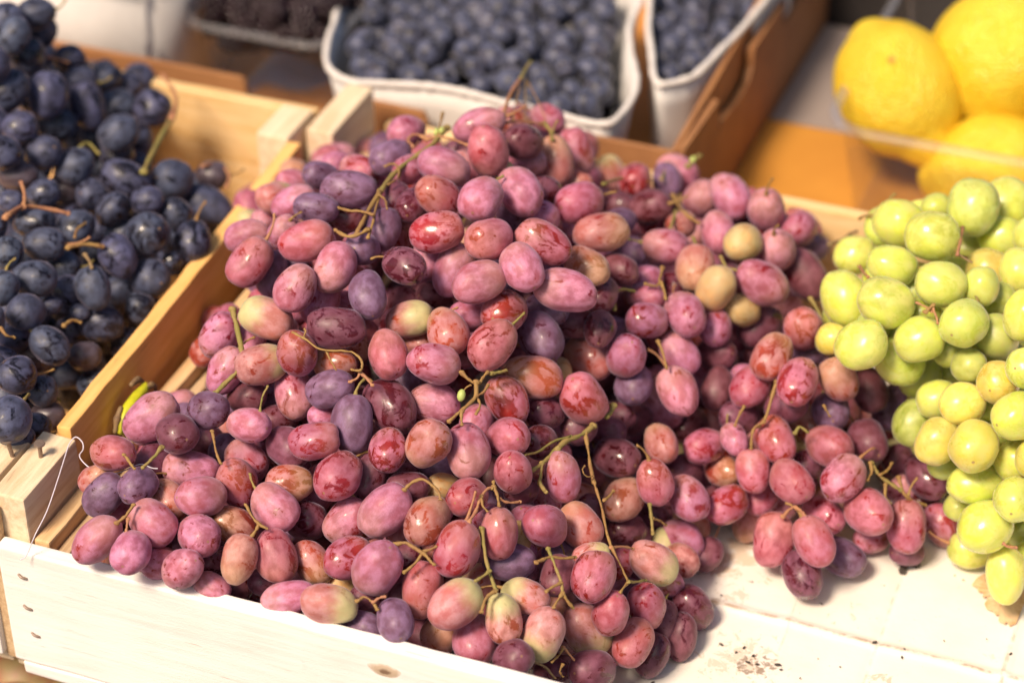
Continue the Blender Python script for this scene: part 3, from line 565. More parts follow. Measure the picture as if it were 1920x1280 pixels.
child('base_board', plank(-.034, .66, .35, .418, -.012, -.001, .0006, .02, 9), WOODX, crate)
child('side_board', plank(.652, .66, .002, .41, .0, .075, .0007, .02, 10), WOODY, crate)
crate2 = root('fruit_crate', (-.25, .2, -.012), 'wooden crate holding the blue-black grapes, warm light painted into its inner boards', 'crate', 'wooden fruit crates side by side')
child('front_board', plank(-.52, -.0415, -.008, 0, .004, .0345, .0006, .015, 11), FRONT, crate2)
child('front_board', plank(-.52, -.0425, -.008, 0, .0365, .075, .0006, .015, 12), FRONT, crate2)
child('corner_post', plank(-.072, -.0425, .002, .047, -.01, .0985, .0011, .008, 13), WOODZ, crate2)
child('side_board', plank(-.0335, -.0255, .0525, .333, .0, .1035, .0008, .012, 14, .001, lambda c: (-.011*((c.y-.05)/.28), 0, -.002*math.sin(c.y*9))), WOODO, crate2)
child('back_board', plank(-.52, -.0465, .372, .380, .0, .0985, .0006, .015, 15), WOODX, crate2)
child('corner_post', plank(-.0655, -.0455, .335, .371, -.01, .1025, .0007, .01, 16), WOODZ, crate2)
child('base_board', plank(-.52, -.045, .03, .37, -.008, -.001, .0006, .03, 17), WOODO, crate2)
child('side_board', plank(-.0420, -.0355, -.0045, .0015, .0, .092, .0006, .01, 18), WOODD, crate2)
# nails
iron = NT('iron'); v = iron.coord('Object'); iron.col(iron.mix(iron.noise(v, 900), (.20, .14, .11), (.34, .27, .22))); iron.b.inputs['Metallic'].default_value = .6; iron.b.inputs['Roughness'].default_value = .55
def nail(p, tilt, par, h=.008, r=.0011):
    bm = bmesh.new(); tube_bm(bm, [(0, 0, -.004), (0, 0, h*.5), (0, 0, h)], [r, r, r], 10)
    for z0, z1, rr in ((h, h+.0007, .0027),):
        bmesh.ops.create_cone(bm, cap_ends=True, segments=18, radius1=rr*1.02, radius2=rr*.92, depth=z1-z0, matrix=Matrix.Translation((0, 0, (z0+z1)/2)))
    bmesh.ops.transform(bm, matrix=Matrix.Translation(Vector(p)) @ Matrix.Rotation(tilt[1], 4, 'Y') @ Matrix.Rotation(tilt[0], 4, 'X'), verts=bm.verts)
    child('nail', bm_mesh('nail', bm), iron.m, par)
nail(at_z(24, 856, .098), (.10, -.08), crate2, .0105); nail(at_z(77, 857, .098), (.05, .06), crate, .0085)
for (x, y) in ((41, 1081), (51, 1139), (66, 1190)):
    p = at_y(x, y, -.0085); bm = bmesh.new()
    tube_bm(bm, [(p[0]-.0020, -.0080, p[2]+.0008), (p[0], -.0088, p[2]), (p[0]+.0024, -.0080, p[2]-.0008)], [.0007]*3, 6)
    child('staple', bm_mesh('staple', bm), iron.m, crate)

# knot of darker wood set in the front board
kn = NT('wood_knot'); v = kn.coord('Object', (1, 1, 1), False)
wv = kn.n('TexGradient', gradient_type='SPHERICAL'); mp = kn.n('Mapping'); mp.inputs['Scale'].default_value = (92, 92, 185); kn.l(v, mp.inputs['Vector']); kn.l(mp.outputs[0], wv.inputs['Vector'])
f = kn.math('ADD', wv.outputs['Fac'], kn.math('MULTIPLY', kn.math('SUBTRACT', kn.noise(v, 300, 4), .5), .5))
c = kn.mix(kn.ramp(f, .08, .55), (.86, .83, .79), (.55, .43, .31)); c = kn.mix(kn.ramp(f, .62, .85), c, (.22, .14, .09)); kn.col(c); kn.b.inputs['Roughness'].default_value = .7
p = at_y(722, 1256, -.008)
vs = [(p[0], -.0087, p[2])]+[(p[0]+math.cos(a)*.0125*(1+.1*math.sin(a*3)), -.0070, p[2]+math.sin(a)*.0058) for a in [i*2*math.pi/28 for i in range(28)]]
ko = link('knot', me_from('knot', [(x-p[0], y+.008, z-p[2]) for x, y, z in vs], [(0, 1+(i+1) % 28, 1+i) for i in range(28)], True), kn.m, crate); ko.location = Vector((p[0], -.0085, p[2]))-crate.location

# ------------------------------------------------------------------ white liner with folds and stains
Lm = NT('paper_liner'); v = Lm.coord('Object', (1, 1, 1), False)
sep = Lm.n('SeparateXYZ'); Lm.l(v, sep.inputs[0])
def line_dist(p0, p1, wob=.0):
    d = np.array(p1[:2])-np.array(p0[:2]); d /= np.linalg.norm(d); nx, ny = -d[1], d[0]; c0 = nx*p0[0]+ny*p0[1]
    e = Lm.math('SUBTRACT', Lm.math('ADD', Lm.math('MULTIPLY', sep.outputs[0], float(nx)), Lm.math('MULTIPLY', sep.outputs[1], float(ny))), float(c0))
    e = Lm.math('ADD', e, Lm.math('MULTIPLY', Lm.math('SUBTRACT', Lm.noise(v, 40, 3), .5), .0025))
    return Lm.math('ABSOLUTE', e)
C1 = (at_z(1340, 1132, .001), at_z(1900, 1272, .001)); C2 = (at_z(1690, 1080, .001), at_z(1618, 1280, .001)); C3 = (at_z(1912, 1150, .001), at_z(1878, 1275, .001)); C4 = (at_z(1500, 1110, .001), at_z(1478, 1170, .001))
base = Lm.mix(Lm.ramp(Lm.noise(v, 30, 5, .6), .3, .75, 0, .5), (.86, .83, .77), (.80, .74, .64))
fold = (Lm.noise(v, 120, 4, .7))
c = base
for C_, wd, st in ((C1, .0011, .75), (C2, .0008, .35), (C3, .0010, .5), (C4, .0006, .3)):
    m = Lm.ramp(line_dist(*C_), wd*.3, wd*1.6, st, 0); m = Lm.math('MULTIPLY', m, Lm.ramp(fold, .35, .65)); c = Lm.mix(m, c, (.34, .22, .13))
def spot(px, py, rad, thr, col, amt, scl=160, stretch=1):
    global c
    p = at_z(px, py, 0); dx = Lm.math('SUBTRACT', sep.outputs[0], float(p[0])); dy = Lm.math('MULTIPLY', Lm.math('SUBTRACT', sep.outputs[1], float(p[1])), stretch)
    r = Lm.math('SQRT', Lm.math('ADD', Lm.math('MULTIPLY', dx, dx), Lm.math('MULTIPLY', dy, dy)))
    f = Lm.math('SUBTRACT', Lm.noise(v, scl, 7, .72, .6), Lm.math('MULTIPLY', Lm.math('DIVIDE', r, rad), .16))
    c = Lm.mix(Lm.ramp(f, thr, thr+.06, 0, amt), c, col)
spot(1385, 1235, .022, .41, (.55, .40, .25), .45); spot(1415, 1250, .014, .44, (.20, .12, .07), .75, 230); spot(1370, 1050, .016, .36, (.60, .42, .24), .55, 90); spot(1375, 1120, .012, .46, (.50, .35, .2), .4, 120)
spot(1655, 1275, .009, .42, (.55, .38, .24), .6, 120); spot(1340, 1130, .007, .40, (.35, .25, .16), .6, 260); spot(1560, 1150, .03, .55, (.55, .4, .25), .5, 150); spot(1840, 1230, .03, .56, (.62, .45, .28), .4, 150)
dots = Lm.noise(v, 420, 2, .5); c = Lm.mix(Lm.ramp(dots, .735, .77, 0, .7), c, (.25, .16, .10)); Lm.col(c)
Lm.b.inputs['Roughness'].default_value = .5; Lm.b.inputs['Specular IOR Level'].default_value = .35
Lm.bump(Lm.math('ADD', Lm.noise(v, 55, 4, .6), Lm.math('MULTIPLY', Lm.noise(v, 700, 3, .6), .1)), .25, .002)
nx, ny = 330, 210; vs = []; fs = []
def dl(x, y, C_):
    d = np.array(C_[1][:2])-np.array(C_[0][:2]); d /= np.linalg.norm(d); return abs(-d[1]*(x-C_[0][0])+d[0]*(y-C_[0][1]))
for j in range(ny+1):
    for i in range(nx+1):
        x = .000+.648*i/nx; y = .002+.408*j/ny; z = .001+.0009*noise.noise(Vector((x*16, y*16, 0)))+.0004*noise.noise(Vector((x*60, y*60, 3)))
        for C_, h in ((C1, .0016), (C2, -.0010), (C3, .0013), (C4, .0006)): z += h*math.exp(-(dl(x, y, C_)/.0022)**2)
        if i == 0 or j == 0 or i == nx or j == ny: z += .0012
        vs.append((x, y, z))
for j in range(ny):
    for i in range(nx): a = j*(nx+1)+i; fs.append((a, a+1, a+nx+2, a+nx+1))
liner = link('paper_liner', me_from('paper_liner', vs, fs, True), Lm.m); tag(liner, 'creased and stained white paper liner on the crate floor', 'liner')

# ------------------------------------------------------------------ small debris
leafm = NT('dry_leaf'); v = leafm.coord('Object'); leafm.col(leafm.mix(leafm.ramp(leafm.noise(v, 150, 5), .35, .7), (.78, .56, .34), (.60, .36, .16))); leafm.b.inputs['Roughness'].default_value = .7
edge = [(1822, 1095), (1832, 1100), (1835, 1108), (1845, 1106), (1842, 1118), (1852, 1116), (1850, 1124), (1846, 1130), (1850, 1140), (1862, 1144), (1868, 1152), (1875, 1150), (1872, 1162), (1884, 1168), (1888, 1164), (1893, 1172), (1905, 1168), (1912, 1150), (1925, 1120), (1925, 1080), (1890, 1070), (1850, 1072), (1832, 1082)]
cen = at_z(1880, 1112, .004)
vs = [cen-cen]+[at_z(x, y, .0028+.0012*random.random())-cen for x, y in edge]; n = len(edge)
vs = vs+[p-np.array((0, 0, .0005)) for p in vs]
fs = [(0, 1+(i+1) % n, 1+i) for i in range(n)]+[(n+1, n+2+i, n+2+(i+1) % n) for i in range(n)]+[(1+i, 1+(i+1) % n, n+2+(i+1) % n, n+2+i) for i in range(n)]
o = link('dry_leaf', me_from('dry_leaf', vs, fs), leafm.m); o.location = cen; tag(o, 'ragged tan dry leaf scrap under the lowest green grapes', 'leaf')
# dark dried stalk piece
bm = bmesh.new(); P0 = at_z(1702, 1050, .003)
def q(x, y, z=.0025): return Vector(at_z(x, y, z))-Vector(P0)
tube_bm(bm, [q(1704, 1036, .006), q(1706, 1050), q(1696, 1058), q(1690, 1072)], [.0016, .0028, .0020, .0012], 8, .6); tube_bm(bm, [q(1704, 1052), q(1715, 1054), q(1722, 1062)], [.0020, .0024, .0010], 8, .6)
for vv in bm.verts: vv.co += noise.noise_vector(vv.co*700)*.0011
bk = NT('dried_stalk'); bk.col((.055, .045, .038)); bk.b.inputs['Roughness'].default_value = .8
o = link('stalk_piece', bm_mesh('stalk_piece', bm), bk.m); o.location = P0; tag(o, 'small dark shrivelled stalk piece on the liner below the striped grape', 'stalk')
bm = bmesh.new()
for (x, y, s) in [(1640, 1203, 2.0), (1352, 1207, 1.6), (1458, 1245, 2.2), (1464, 1254, 1.2), (1540, 1131, 1.2), (1696, 1216, 1.3), (1691, 1231, 1.4), (1895, 1225, 1.6), (1806, 1086, .9), (1790, 1078, .8), (1480, 1160, 1.), (1482, 1166, 1.2), (1224, 1278, 1.4), (1402, 1240, 1.6), (1412, 1228, 1.4), (1420, 1244, 1.4), (1500, 1270, .9), (1575, 1249, .8), (1410, 1090, 1.0), (1352, 1115, 1.0), (1770, 1200, .8), (1850, 1197, .8), (1395, 1213, 1.5), (1380, 1222, 1.2)]:
    p = at_z(x, y, .0022); s *= .0005
    bmesh.ops.create_icosphere(bm, subdivisions=1, radius=1, matrix=Matrix.Translation(Vector(p)) @ Matrix.Rotation(random.random()*6, 4, 'Z') @ Matrix.Diagonal((s*1.7, s*.8, s*.6, 1)))
o = link('crumbs', bm_mesh('crumbs', bm), bk.m); tag(o, 'dark crumbs of stalk and soil scattered on the liner', 'crumbs', kind='stuff')
# yellow leaf blade between the crates
yl = NT('yellow_leaf'); v = yl.coord('Object', (1, 1, 1), False); yl.col(yl.mix(yl.ramp(yl.noise(v, 160, 4), .35, .7), (.60, .60, .02), (.46, .48, .02))); yl.b.inputs['Roughness'].default_value = .45
L0 = [(221, 812), (224, 785), (234, 758), (252, 735), (275, 716)]; L1 = [(240, 818), (247, 795), (258, 772), (270, 756), (280, 742)]
vs = []
for (x, y), (x2, y2) in zip(L0, L1):
    for k in range(4):
        t = k/3; p = at_x(x*(1-t)+x2*t, y*(1-t)+y2*t, -.0215+.0035*math.sin(t*math.pi)+.001*k); vs.append(p)
b0 = vs[0].copy(); nv = len(vs); vs = [p-b0 for p in vs]+[p-b0+np.array((-.0006, 0, 0)) for p in vs]
fs = [];
for i in range(4):
    for k in range(3): a = i*4+k; fs.append((a, a+1, a+5, a+4)); fs.append((nv+a, nv+a+4, nv+a+5, nv+a+1))
o = link('leaf_blade', me_from('leaf_blade', vs, fs, True), yl.m); o.location = b0; tag(o, 'bright yellow-green leaf blade wedged between the two crates', 'leaf')
bm = bmesh.new()
for pl in (((216, 812), (220, 785), (228, 762)), ((276, 728), (284, 722), (292, 726), (288, 738)), ((245, 722), (258, 712), (268, 716))):
    tube_bm(bm, [at_x(x, y, -.018)-b0 for x, y in pl], [.0012, .0018, .0010][:len(pl)]+[.0008]*(len(pl)-3), 6, .4)
o = link('twig', bm_mesh('twig', bm, True), STEMB); o.location = b0; tag(o, 'thin dark twigs behind the yellow-green leaf blade', 'twig')
# thread over the post
thm = NT('thread'); thm.col((.72, .68, .78)); thm.b.inputs['Roughness'].default_value = .6
def thr(pts, r=.00026):
    bm = bmesh.new(); tube_bm(bm, pts, [r]*len(pts), 6); return bm
PX = [(38, 1049, .0755), (50, 1040, .077), (66, 1002, .088), (88, 958, .094), (108, 900, .099), (120, 862, .1005), (130, 832, .1015), (142, 819, .103), (154, 828, .1025), (156, 842, .101), (149, 854, .1), (158, 868, .1), (178, 884, .1)]
b1 = at_z(*PX[0]); bm = thr([at_z(*p)-b1 for p in PX]); o = link('thread', bm_mesh('thread', bm), thm.m); o.location = b1; tag(o, 'loose pale lilac thread looping over the corner post', 'thread')
P2 = [(208, 888, .1), (228, 884, .102), (262, 870, .104), (285, 877, .1035), (296, 878, .1035)]
b2 = at_z(*P2[0]); bm = thr([at_z(*p)-b2 for p in P2]); o = link('thread', bm_mesh('thread', bm), thm.m); o.location = b2; tag(o, 'short white thread end lying across the corner grapes', 'thread')

# ------------------------------------------------------------------ behind the crates
card = NT('corrugated_card'); v = card.coord('Object', (1, 1, 1)); f = card.noise(v, 40, 5); card.col(card.mix(card.ramp(f, .3, .7), (.38, .18, .07), (.31, .14, .055)))
card.b.inputs['Roughness'].default_value = .7; card.bump(card.noise(card.coord('Object', (1, 1, .05)), 300, 2), .2, .0005)
cfl = NT('carton_floor_card'); v = cfl.coord('Object'); cfl.col(cfl.mix(cfl.noise(v, 30, 4), (.70, .31, .07), (.58, .24, .05))); cfl.b.inputs['Roughness'].default_value = .7  # brighter orange than the walls: warm bounce light painted into the card
def wall_profile(prof, thick, axis, pos):
    """upright card sheet: prof = list of (along, z_top) ; standing on z = -.004"""
    vs = []; fs = []
    for a, z in prof:
        for t in (0, thick):
            for zz in (-.004, z):
                vs.append((a, pos+t, zz) if axis == 'x' else (pos+t, a, zz))
    for i in range(len(prof)-1):
        b = i*4; fs += [(b, b+4, b+5, b+1), (b+2, b+3, b+7, b+6), (b+1, b+5, b+7, b+3), (b, b+2, b+6, b+4)]
    e = (len(prof)-1)*4; fs += [(0, 1, 3, 2), (e, e+2, e+3, e+1)]
    bm = bmesh.new(); me = me_from('card', vs, fs); bm.from_mesh(me); bmesh.ops.recalc_face_normals(bm, faces=bm.faces); bm.to_mesh(me); bm.free(); return me
carton = root('carton', (-.15, .6, -.004), 'open brown cardboard carton with cut-out walls holding the berry punnets', 'carton')
tabs = [(-.52, .074), (-.127, .074), (-.124, .070), (-.1225, .058), (-.117, .051), (-.062, .051), (-.056, .054), (-.046, .074), (-.044, .0755), (-.0045, .0745), (-.002, .070), (.0005, .030), (.004, .022), (.075, .022), (.080, .03), (.083, .074), (.09, .080), (.1545, .080)]
child('carton_wall', wall_profile(tabs, .004, 'x', .4335), card.m, carton)
XS = .1555
def pr(px, py): p = at_x(px, py, XS); return (float(p[1]), float(p[2]))
side = [(.4385, .080), pr(1336, 186), (pr(1336, 186)[0]+.004, pr(1336, 186)[1]-.028), pr(1342, 226), pr(1372, 190), pr(1392, 155), pr(1400, 125), pr(1402, 90), pr(1459, 4)]
side = sorted(side, key=lambda t: t[0]); y0 = side[-1][0]; side += [(y0+.004, side[-1][1]-.02), (y0+.06, side[-1][1]-.02), (y0+.066, side[-1][1]), (y0+.2, side[-1][1])]
child('carton_wall', wall_profile(side, .004, 'y', XS), card.m, carton)
inner = [(.4435, .074), (.56, .083), (.62, .088), (.95, .09)]
child('inner_flap', wall_profile(inner, .003, 'y', XS-.006), card.m, carton)
child('carton_wall', wall_profile([(-.52, .08), (.154, .08)], .004, 'x', .99), card.m, carton)
child('carton_floor', plank(-.52, .1545, .443, .989, -.004, -.001, .0002, .1, 30, .0003), cfl.m, carton)

paper = NT('pulp_paper'); v = paper.coord('Object', (1, 1, 1)); f = paper.noise(v, 25, 5, .6); paper.col(paper.mix(paper.ramp(f, .3, .7), (.74, .73, .71), (.64, .62, .60))); paper.b.inputs['Roughness'].default_value = .8
rimm = NT('paper_rim'); v = rimm.coord('Object'); rimm.col(rimm.mix(rimm.noise(v, 60, 4), (.76, .73, .70), (.68, .64, .60))); rimm.b.inputs['Roughness'].default_value = .8
def punnet(name, rim, zb, shrink, lab, wav=.0018, mats=(paper, rimm)):
    """rim: closed list of world points. Thin walls taper to a base, with a thick folded rim"""
    rim = [Vector(p) for p in rim]; c = sum(rim, Vector())/len(rim)
    # subdivide and soften
    R = []
    for i in range(len(rim)):
        a, b = rim[i], rim[(i+1) % len(rim)]; m = max(2, int((b-a).length/.008))
        for k in range(m):
            t = k/m; p = a.lerp(b, t); p += Vector((noise.noise(p*60), noise.noise(p*60+Vector((5, 0, 0))), noise.noise(p*50+Vector((9, 0, 0)))*.9))*wav; R.append(p)
    for _ in range(2): R = [(R[i-1]+R[i]*2+R[(i+1) % len(R)])/4 for i in range(len(R))]
    base = [Vector((c.x+(p.x-c.x)*shrink, c.y+(p.y-c.y)*shrink, zb)) for p in R]
    r = root(name, (c.x, c.y, zb), lab, 'punnet', None)
    n = len(R); vs = []; fs = []; lv = 5
    for k in range(lv+1):
        t = k/lv
        for i in range(n):
            p = base[i].lerp(R[i], t); p = p+Vector((0, 0, 0)); out = (Vector((p.x-c.x, p.y-c.y, 0))).normalized()
            p += out*.0012*noise.noise(p*90); vs.append(p)
    for k in range(lv+1):
        t = k/lv
        for i in range(n):
            p = vs[k*n+i]; out = (Vector((p.x-c.x, p.y-c.y, 0))).normalized(); vs.append(p-out*.0014)
    o2 = (lv+1)*n
    for k in range(lv):
        for i in range(n):
            j = (i+1) % n; fs.append((k*n+i, k*n+j, (k+1)*n+j, (k+1)*n+i)); fs.append((o2+k*n+j, o2+k*n+i, o2+(k+1)*n+i, o2+(k+1)*n+j))
    for i in range(n): j = (i+1) % n; fs.append((lv*n+i, lv*n+j, o2+lv*n+j, o2+lv*n+i))
    fs.append(tuple(range(o2, o2+n))[::-1]); fs.append(tuple(range(n)))
    child('punnet_wall', me_from('wall', vs, fs, True), mats[0].m, r)
    bm = bmesh.new(); tube_bm(bm, R[::2]+[R[0]], [.0021]*(len(R[::2])+1), 7, .35); child('rim', bm_mesh('rim', bm, True), mats[1].m, r)
    return r, R, c
zr = .087
rimpx = [(632, 20), (612, 90), (607, 126), (652, 156), (700, 156), (830, 165), (1000, 205), (1133, 238), (1160, 225), (1196, 172), (1186, 105), (1178, 45), (1212, -10), (1180, -60), (1050, -90), (800, -110), (690, -110), (652, -50)]
pun1 = punnet('berry_punnet', [at_z(x, y, zr) for x, y in rimpx], .0, .86, 'white paper punnet full of blueberries right behind the grape heap')
rim2 = [(1228, 168), (1268, 150), (1302, 146), (1330, 118), (1385, 60), (1440, -5), (1500, -80), (1440, -140), (1280, -130), (1222, -50), (1216, 60)]
pun2 = punnet('berry_punnet', [at_z(x, y, .086) for x, y in rim2], .0, .88, 'white paper punnet of dusky berries in the carton corner, half hidden')
# tall pale box at upper left
pb = root('berry_punnet', (-.27, .5, 0), 'tall pale paper punnet behind the blue-black grapes, its top outside the picture', 'punnet')
bm = bmesh.new(); bmesh.ops.create_cube(bm, size=1)
for vv in bm.verts:
    t = vv.co.z+.5; vv.co = Vector((-.272+vv.co.x*(.135+.022*t), .515+vv.co.y*(.11+.02*t), t*.13))
bmesh.ops.bevel(bm, geom=bm.edges[:], offset=.006, segments=3, affect='EDGES')
child('punnet_wall', bm_mesh('box', bm, True), paper.m, pb)
bm = bmesh.new(); rp = [(-.353, .4475, .123), (-.191, .4475, .123), (-.1905, .582, .123), (-.353, .582, .123)]
tube_bm(bm, [(-.353, .4465, .123), (-.27, .446, .1215), (-.19, .4465, .123), (-.1905, .52, .122), (-.191, .584, .123)], [.0028]*5, 7, .2); child('rim', bm_mesh('rim', bm, True), rimm.m, pb)

# berries
bmat = NT('blueberry'); v = bmat.coord('Object'); oi = bmat.n('ObjectInfo')
c = bmat.mix(bmat.ramp(bmat.noise(v, 1.6, 5, .6, .5), .42, .62), (.072, .082, .145), (.008, .008, .018)); raw = bmat.coord('Object', (1, 1, 1), False); s_ = bmat.n('SeparateXYZ'); bmat.l(raw, s_.inputs[0])
c = bmat.mix(bmat.ramp(s_.outputs[2], .80, .90), c, (.10, .065, .05)); bmat.col(c); bmat.b.inputs['Roughness'].default_value = .5; bmat.b.inputs['Sheen Weight'].default_value = .2
bm = bmesh.new(); bmesh.ops.create_uvsphere(bm, u_segments=20, v_segments=14, radius=1)
for vv in bm.verts:
    r = math.hypot(vv.co.x, vv.co.y); vv.co.z *= .88
    if vv.co.z > 0 and r < .36: vv.co.z -= .14*(1-r/.36)
    elif vv.co.z > 0 and r < .5: vv.co.z += .05+.05*math.cos(math.atan2(vv.co.y, vv.co.x)*5)
BERRY = bm_mesh('blueberry', bm, True); BERRY.materials.append(bmat.m)
bbm = NT('blackberry'); bbm.col((.022, .010, .014)); bbm.b.inputs['Roughness'].default_value = .28
bm = bmesh.new()
for i in range(46):
    t = (i+.5)/46; z = 1-2*t; rr = math.sqrt(1-z*z); a = i*2.399963
    bmesh.ops.create_icosphere(bm, subdivisions=1, radius=.30, matrix=Matrix.Translation((rr*math.cos(a)*.8, rr*math.sin(a)*.8, z)))
BLACKB = bm_mesh('blackberry', bm, True); BLACKB.materials.append(bbm.m)
def inside(p, poly):
    r = False; n = len(poly)
    for i in range(n):
        a, b = poly[i], poly[(i+1) % n]
        if (a.y > p[1]) != (b.y > p[1]) and p[0] < (b.x-a.x)*(p[1]-a.y)/(b.y-a.y)+a.x: r = not r
    return r
def fill_berries(poly, c, hfun, rad, n, name, mesh, lab, cat, grp, shrink=.9, layers=2, mind=1.72, ycut=9):
    pl = [Vector((c.x+(p.x-c.x)*shrink, c.y+(p.y-c.y)*shrink, 0)) for p in poly]
    pts = []; x0 = min(p.x for p in pl); x1 = max(p.x for p in pl); y0 = min(p.y for p in pl); y1 = max(p.y for p in pl); made = 0
    for lay in range(layers):
        tries = 0
        while tries < 6000 and made < n:
            tries += 1; x = random.uniform(x0, x1); y = random.uniform(y0, min(y1, ycut))
            if not inside((x, y), pl): continue
            r = rad*random.uniform(.82, 1.12); z = hfun(x, y)-lay*rad*1.25+random.uniform(-.3, .3)*rad
            if any((x-q[0])**2+(y-q[1])**2+(z-q[2])**2 < (mind*rad)**2 for q in pts): continue
            pts.append((x, y, z)); o = bpy.data.objects.new(name, mesh); COL.objects.link(o); o.location = (x, y, z)
            o.rotation_euler = (random.uniform(-1.2, 1.2), random.uniform(-1.2, 1.2), random.random()*6.28); o.scale = (r, r, r*(1.25 if name == 'blackberry' else 1))
            tag(o, lab, cat, grp); made += 1
    return made
r1, R1, c1 = pun1
fill_berries(R1, c1, lambda x, y: .079+.010*math.exp(-((x-c1.x)**2+(y-c1.y)**2)/.004), .0092, 150, 'blueberry', BERRY, 'dusty blue blueberry in the white paper punnet behind the grape heap', 'blueberry', 'blueberries in the first punnet', .80)
r2, R2, c2 = pun2
fill_berries(R2, c2, lambda x, y: .068, .0092, 70, 'blueberry', BERRY, 'dusky blue berry in the half hidden punnet by the carton corner', 'blueberry', 'berries in the corner punnet', .80)

# clear trays
def clear(name, tint=(1, 1, 1), rough=.06):
    n = NT(name); tr = n.n('BsdfTransparent'); tr.inputs[0].default_value = (*tint, 1); gl = n.n('BsdfGlossy'); gl.inputs['Roughness'].default_value = rough; gl.inputs['Color'].default_value = (.7, .7, .7, 1)
    fr = n.n('Fresnel'); fr.inputs['IOR'].default_value = 1.45; df = n.n('BsdfDiffuse'); df.inputs['Color'].default_value = (.75, .73, .75, 1)
    m1 = n.n('MixShader'); n.l(n.math('MULTIPLY', fr.outputs[0], .25), m1.inputs[0]); n.l(tr.outputs[0], m1.inputs[1]); n.l(gl.outputs[0], m1.inputs[2])
    m2 = n.n('MixShader'); m2.inputs[0].default_value = .02; n.l(m1.outputs[0], m2.inputs[1]); n.l(df.outputs[0], m2.inputs[2]); n.l(m2.outputs[0], n.out.inputs[0]); return n
PET = clear('clear_plastic', (.99, .99, .99)); PETR = clear('clear_plastic_rim', (.85, .84, .86), .12)
for nd in PETR.t.nodes:
    if nd.type == 'MIX_SHADER' and not nd.inputs[0].is_linked: nd.inputs[0].default_value = .12
def rrect(x0, x1, y0, y1, r, z, n=6):
    out = []
    for cx, cy, a0 in ((x1-r, y1-r, 0), (x0+r, y1-r, 90), (x0+r, y0+r, 180), (x1-r, y0+r, 270)):
        for k in range(n+1): a = math.radians(a0+90*k/n); out.append(Vector((cx+r*math.cos(a), cy+r*math.sin(a), z)))
    return out
def tray(x0, x1, y0, y1, z0, z1, lab, r=.02, flute=0.):
    rt = root('clear_tray', ((x0+x1)/2, (y0+y1)/2, z0), lab, 'tray')
    top = rrect(x0, x1, y0, y1, r, z1); bot = rrect(x0+.012, x1-.012, y0+.012, y1-.012, r*.8, z0); n = len(top); vs = []; fs = []
    lv = 6
    for k in range(lv+1):
        for i in range(n): vs.append(bot[i].lerp(top[i], k/lv))
    for k in range(lv):
        for i in range(n): j = (i+1) % n; fs.append((k*n+i, k*n+j, (k+1)*n+j, (k+1)*n+i))
    fs.append(tuple(range(n))[::-1]); child('tray_wall', me_from('tray', vs, fs, True), PET.m, rt)
    a = rrect(x0, x1, y0, y1, r, z1); b = rrect(x0-.006, x1+.006, y0-.006, y1+.006, r+.006, z1+.0005); c_ = rrect(x0-.0068, x1+.0068, y0-.0068, y1+.0068, r+.0068, z1-.003)
    vs = a+b+c_; fs = []
    for i in range(n): j = (i+1) % n; fs.append((i, j, n+j, n+i)); fs.append((n+i, n+j, 2*n+j, 2*n+i))
    child('tray_rim', me_from('rim', vs, fs, True), PETR.m, rt); return rt
tray(.2305, .44, .5065, .70, .002, .076, 'clear plastic tray holding the lemons', .022)
tray(-.190, -.094, .486, .62, .001, .078, 'clear plastic tray heaped with blackberries', .014)
pb_ = rrect(-.184, -.100, .492, .61, .012, 0); fill_berries(pb_, Vector((-.13, .55, 0)), lambda x, y: .082+.006*random.random(), .0085, 110, 'blackberry', BLACKB, 'dark glossy blackberry in the clear tray at the top edge', 'blackberry', 'blackberries in the clear tray', .97, 4, 1.55)

# lemons
lm = NT('lemon_peel'); v = lm.coord('Object'); oi = lm.n('ObjectInfo'); f = lm.noise(v, 1.6, 4, .6)
c = lm.mix(lm.ramp(f, .35, .7), (.80, .60, .045), (.78, .50, .02)); vo = lm.n('TexVoronoi'); vo.inputs['Scale'].default_value = 1.3; vo.inputs['Randomness'].default_value = 1.; lm.l(v, vo.inputs['Vector'])
c = lm.mix(lm.ramp(vo.outputs['Distance'], .05, .10, .75, 0), c, (.30, .15, .05)); lm.col(c); lm.b.inputs['Roughness'].default_value = .38; lm.b.inputs['Subsurface Weight'].default_value = .25; lm.b.inputs['Subsurface Radius'].default_value = (1, .6, .1); lm.b.inputs['Subsurface Scale'].default_value = .006
h = lm.n('TexVoronoi'); h.inputs['Scale'].default_value = 22; lm.l(v, h.inputs['Vector']); lm.bump(lm.math('ADD', h.outputs['Distance'], lm.math('MULTIPLY', lm.noise(v, 7, 4, .6), 1.6)), .6, .0022)
bm = bmesh.new(); bmesh.ops.create_uvsphere(bm, u_segments=48, v_segments=36, radius=1)
for vv in bm.verts:
    z = vv.co.z; r = math.hypot(vv.co.x, vv.co.y); vv.co *= 1+.03*noise.noise(vv.co*1.8)
    if z > .86: vv.co.z += .22*((z-.86)/.14)**1.3
    if z < -.9: vv.co.z -= .10*((-z-.9)/.1)**1.2
LEMON = bm_mesh('lemon', bm, True); LEMON.materials.append(lm.m)
for (px, py, z, r, rot, lab) in ((1684, 168, .066, .0385, (2.3, -.4, .6), 'yellow lemon with two brown marks at the left end of the clear tray'), (1893, 105, .082, .0455, (.35, .9, .5), 'largest pale yellow lemon resting on top at the right picture edge'), (1866, 328, .030, .037, (1.4, .3, 1.6), 'lemon in the front of the tray seen through its clear wall'), (1880, 200, .030, .034, (.6, .3, 2), 'lemon buried in the gap between the other lemons')):
    p = at_z(px, py, z); o = bpy.data.objects.new('lemon', LEMON); COL.objects.link(o); o.location = p; o.rotation_euler = rot; o.scale = (r, r, r*1.16); tag(o, lab, 'lemon', 'lemons in the clear tray')

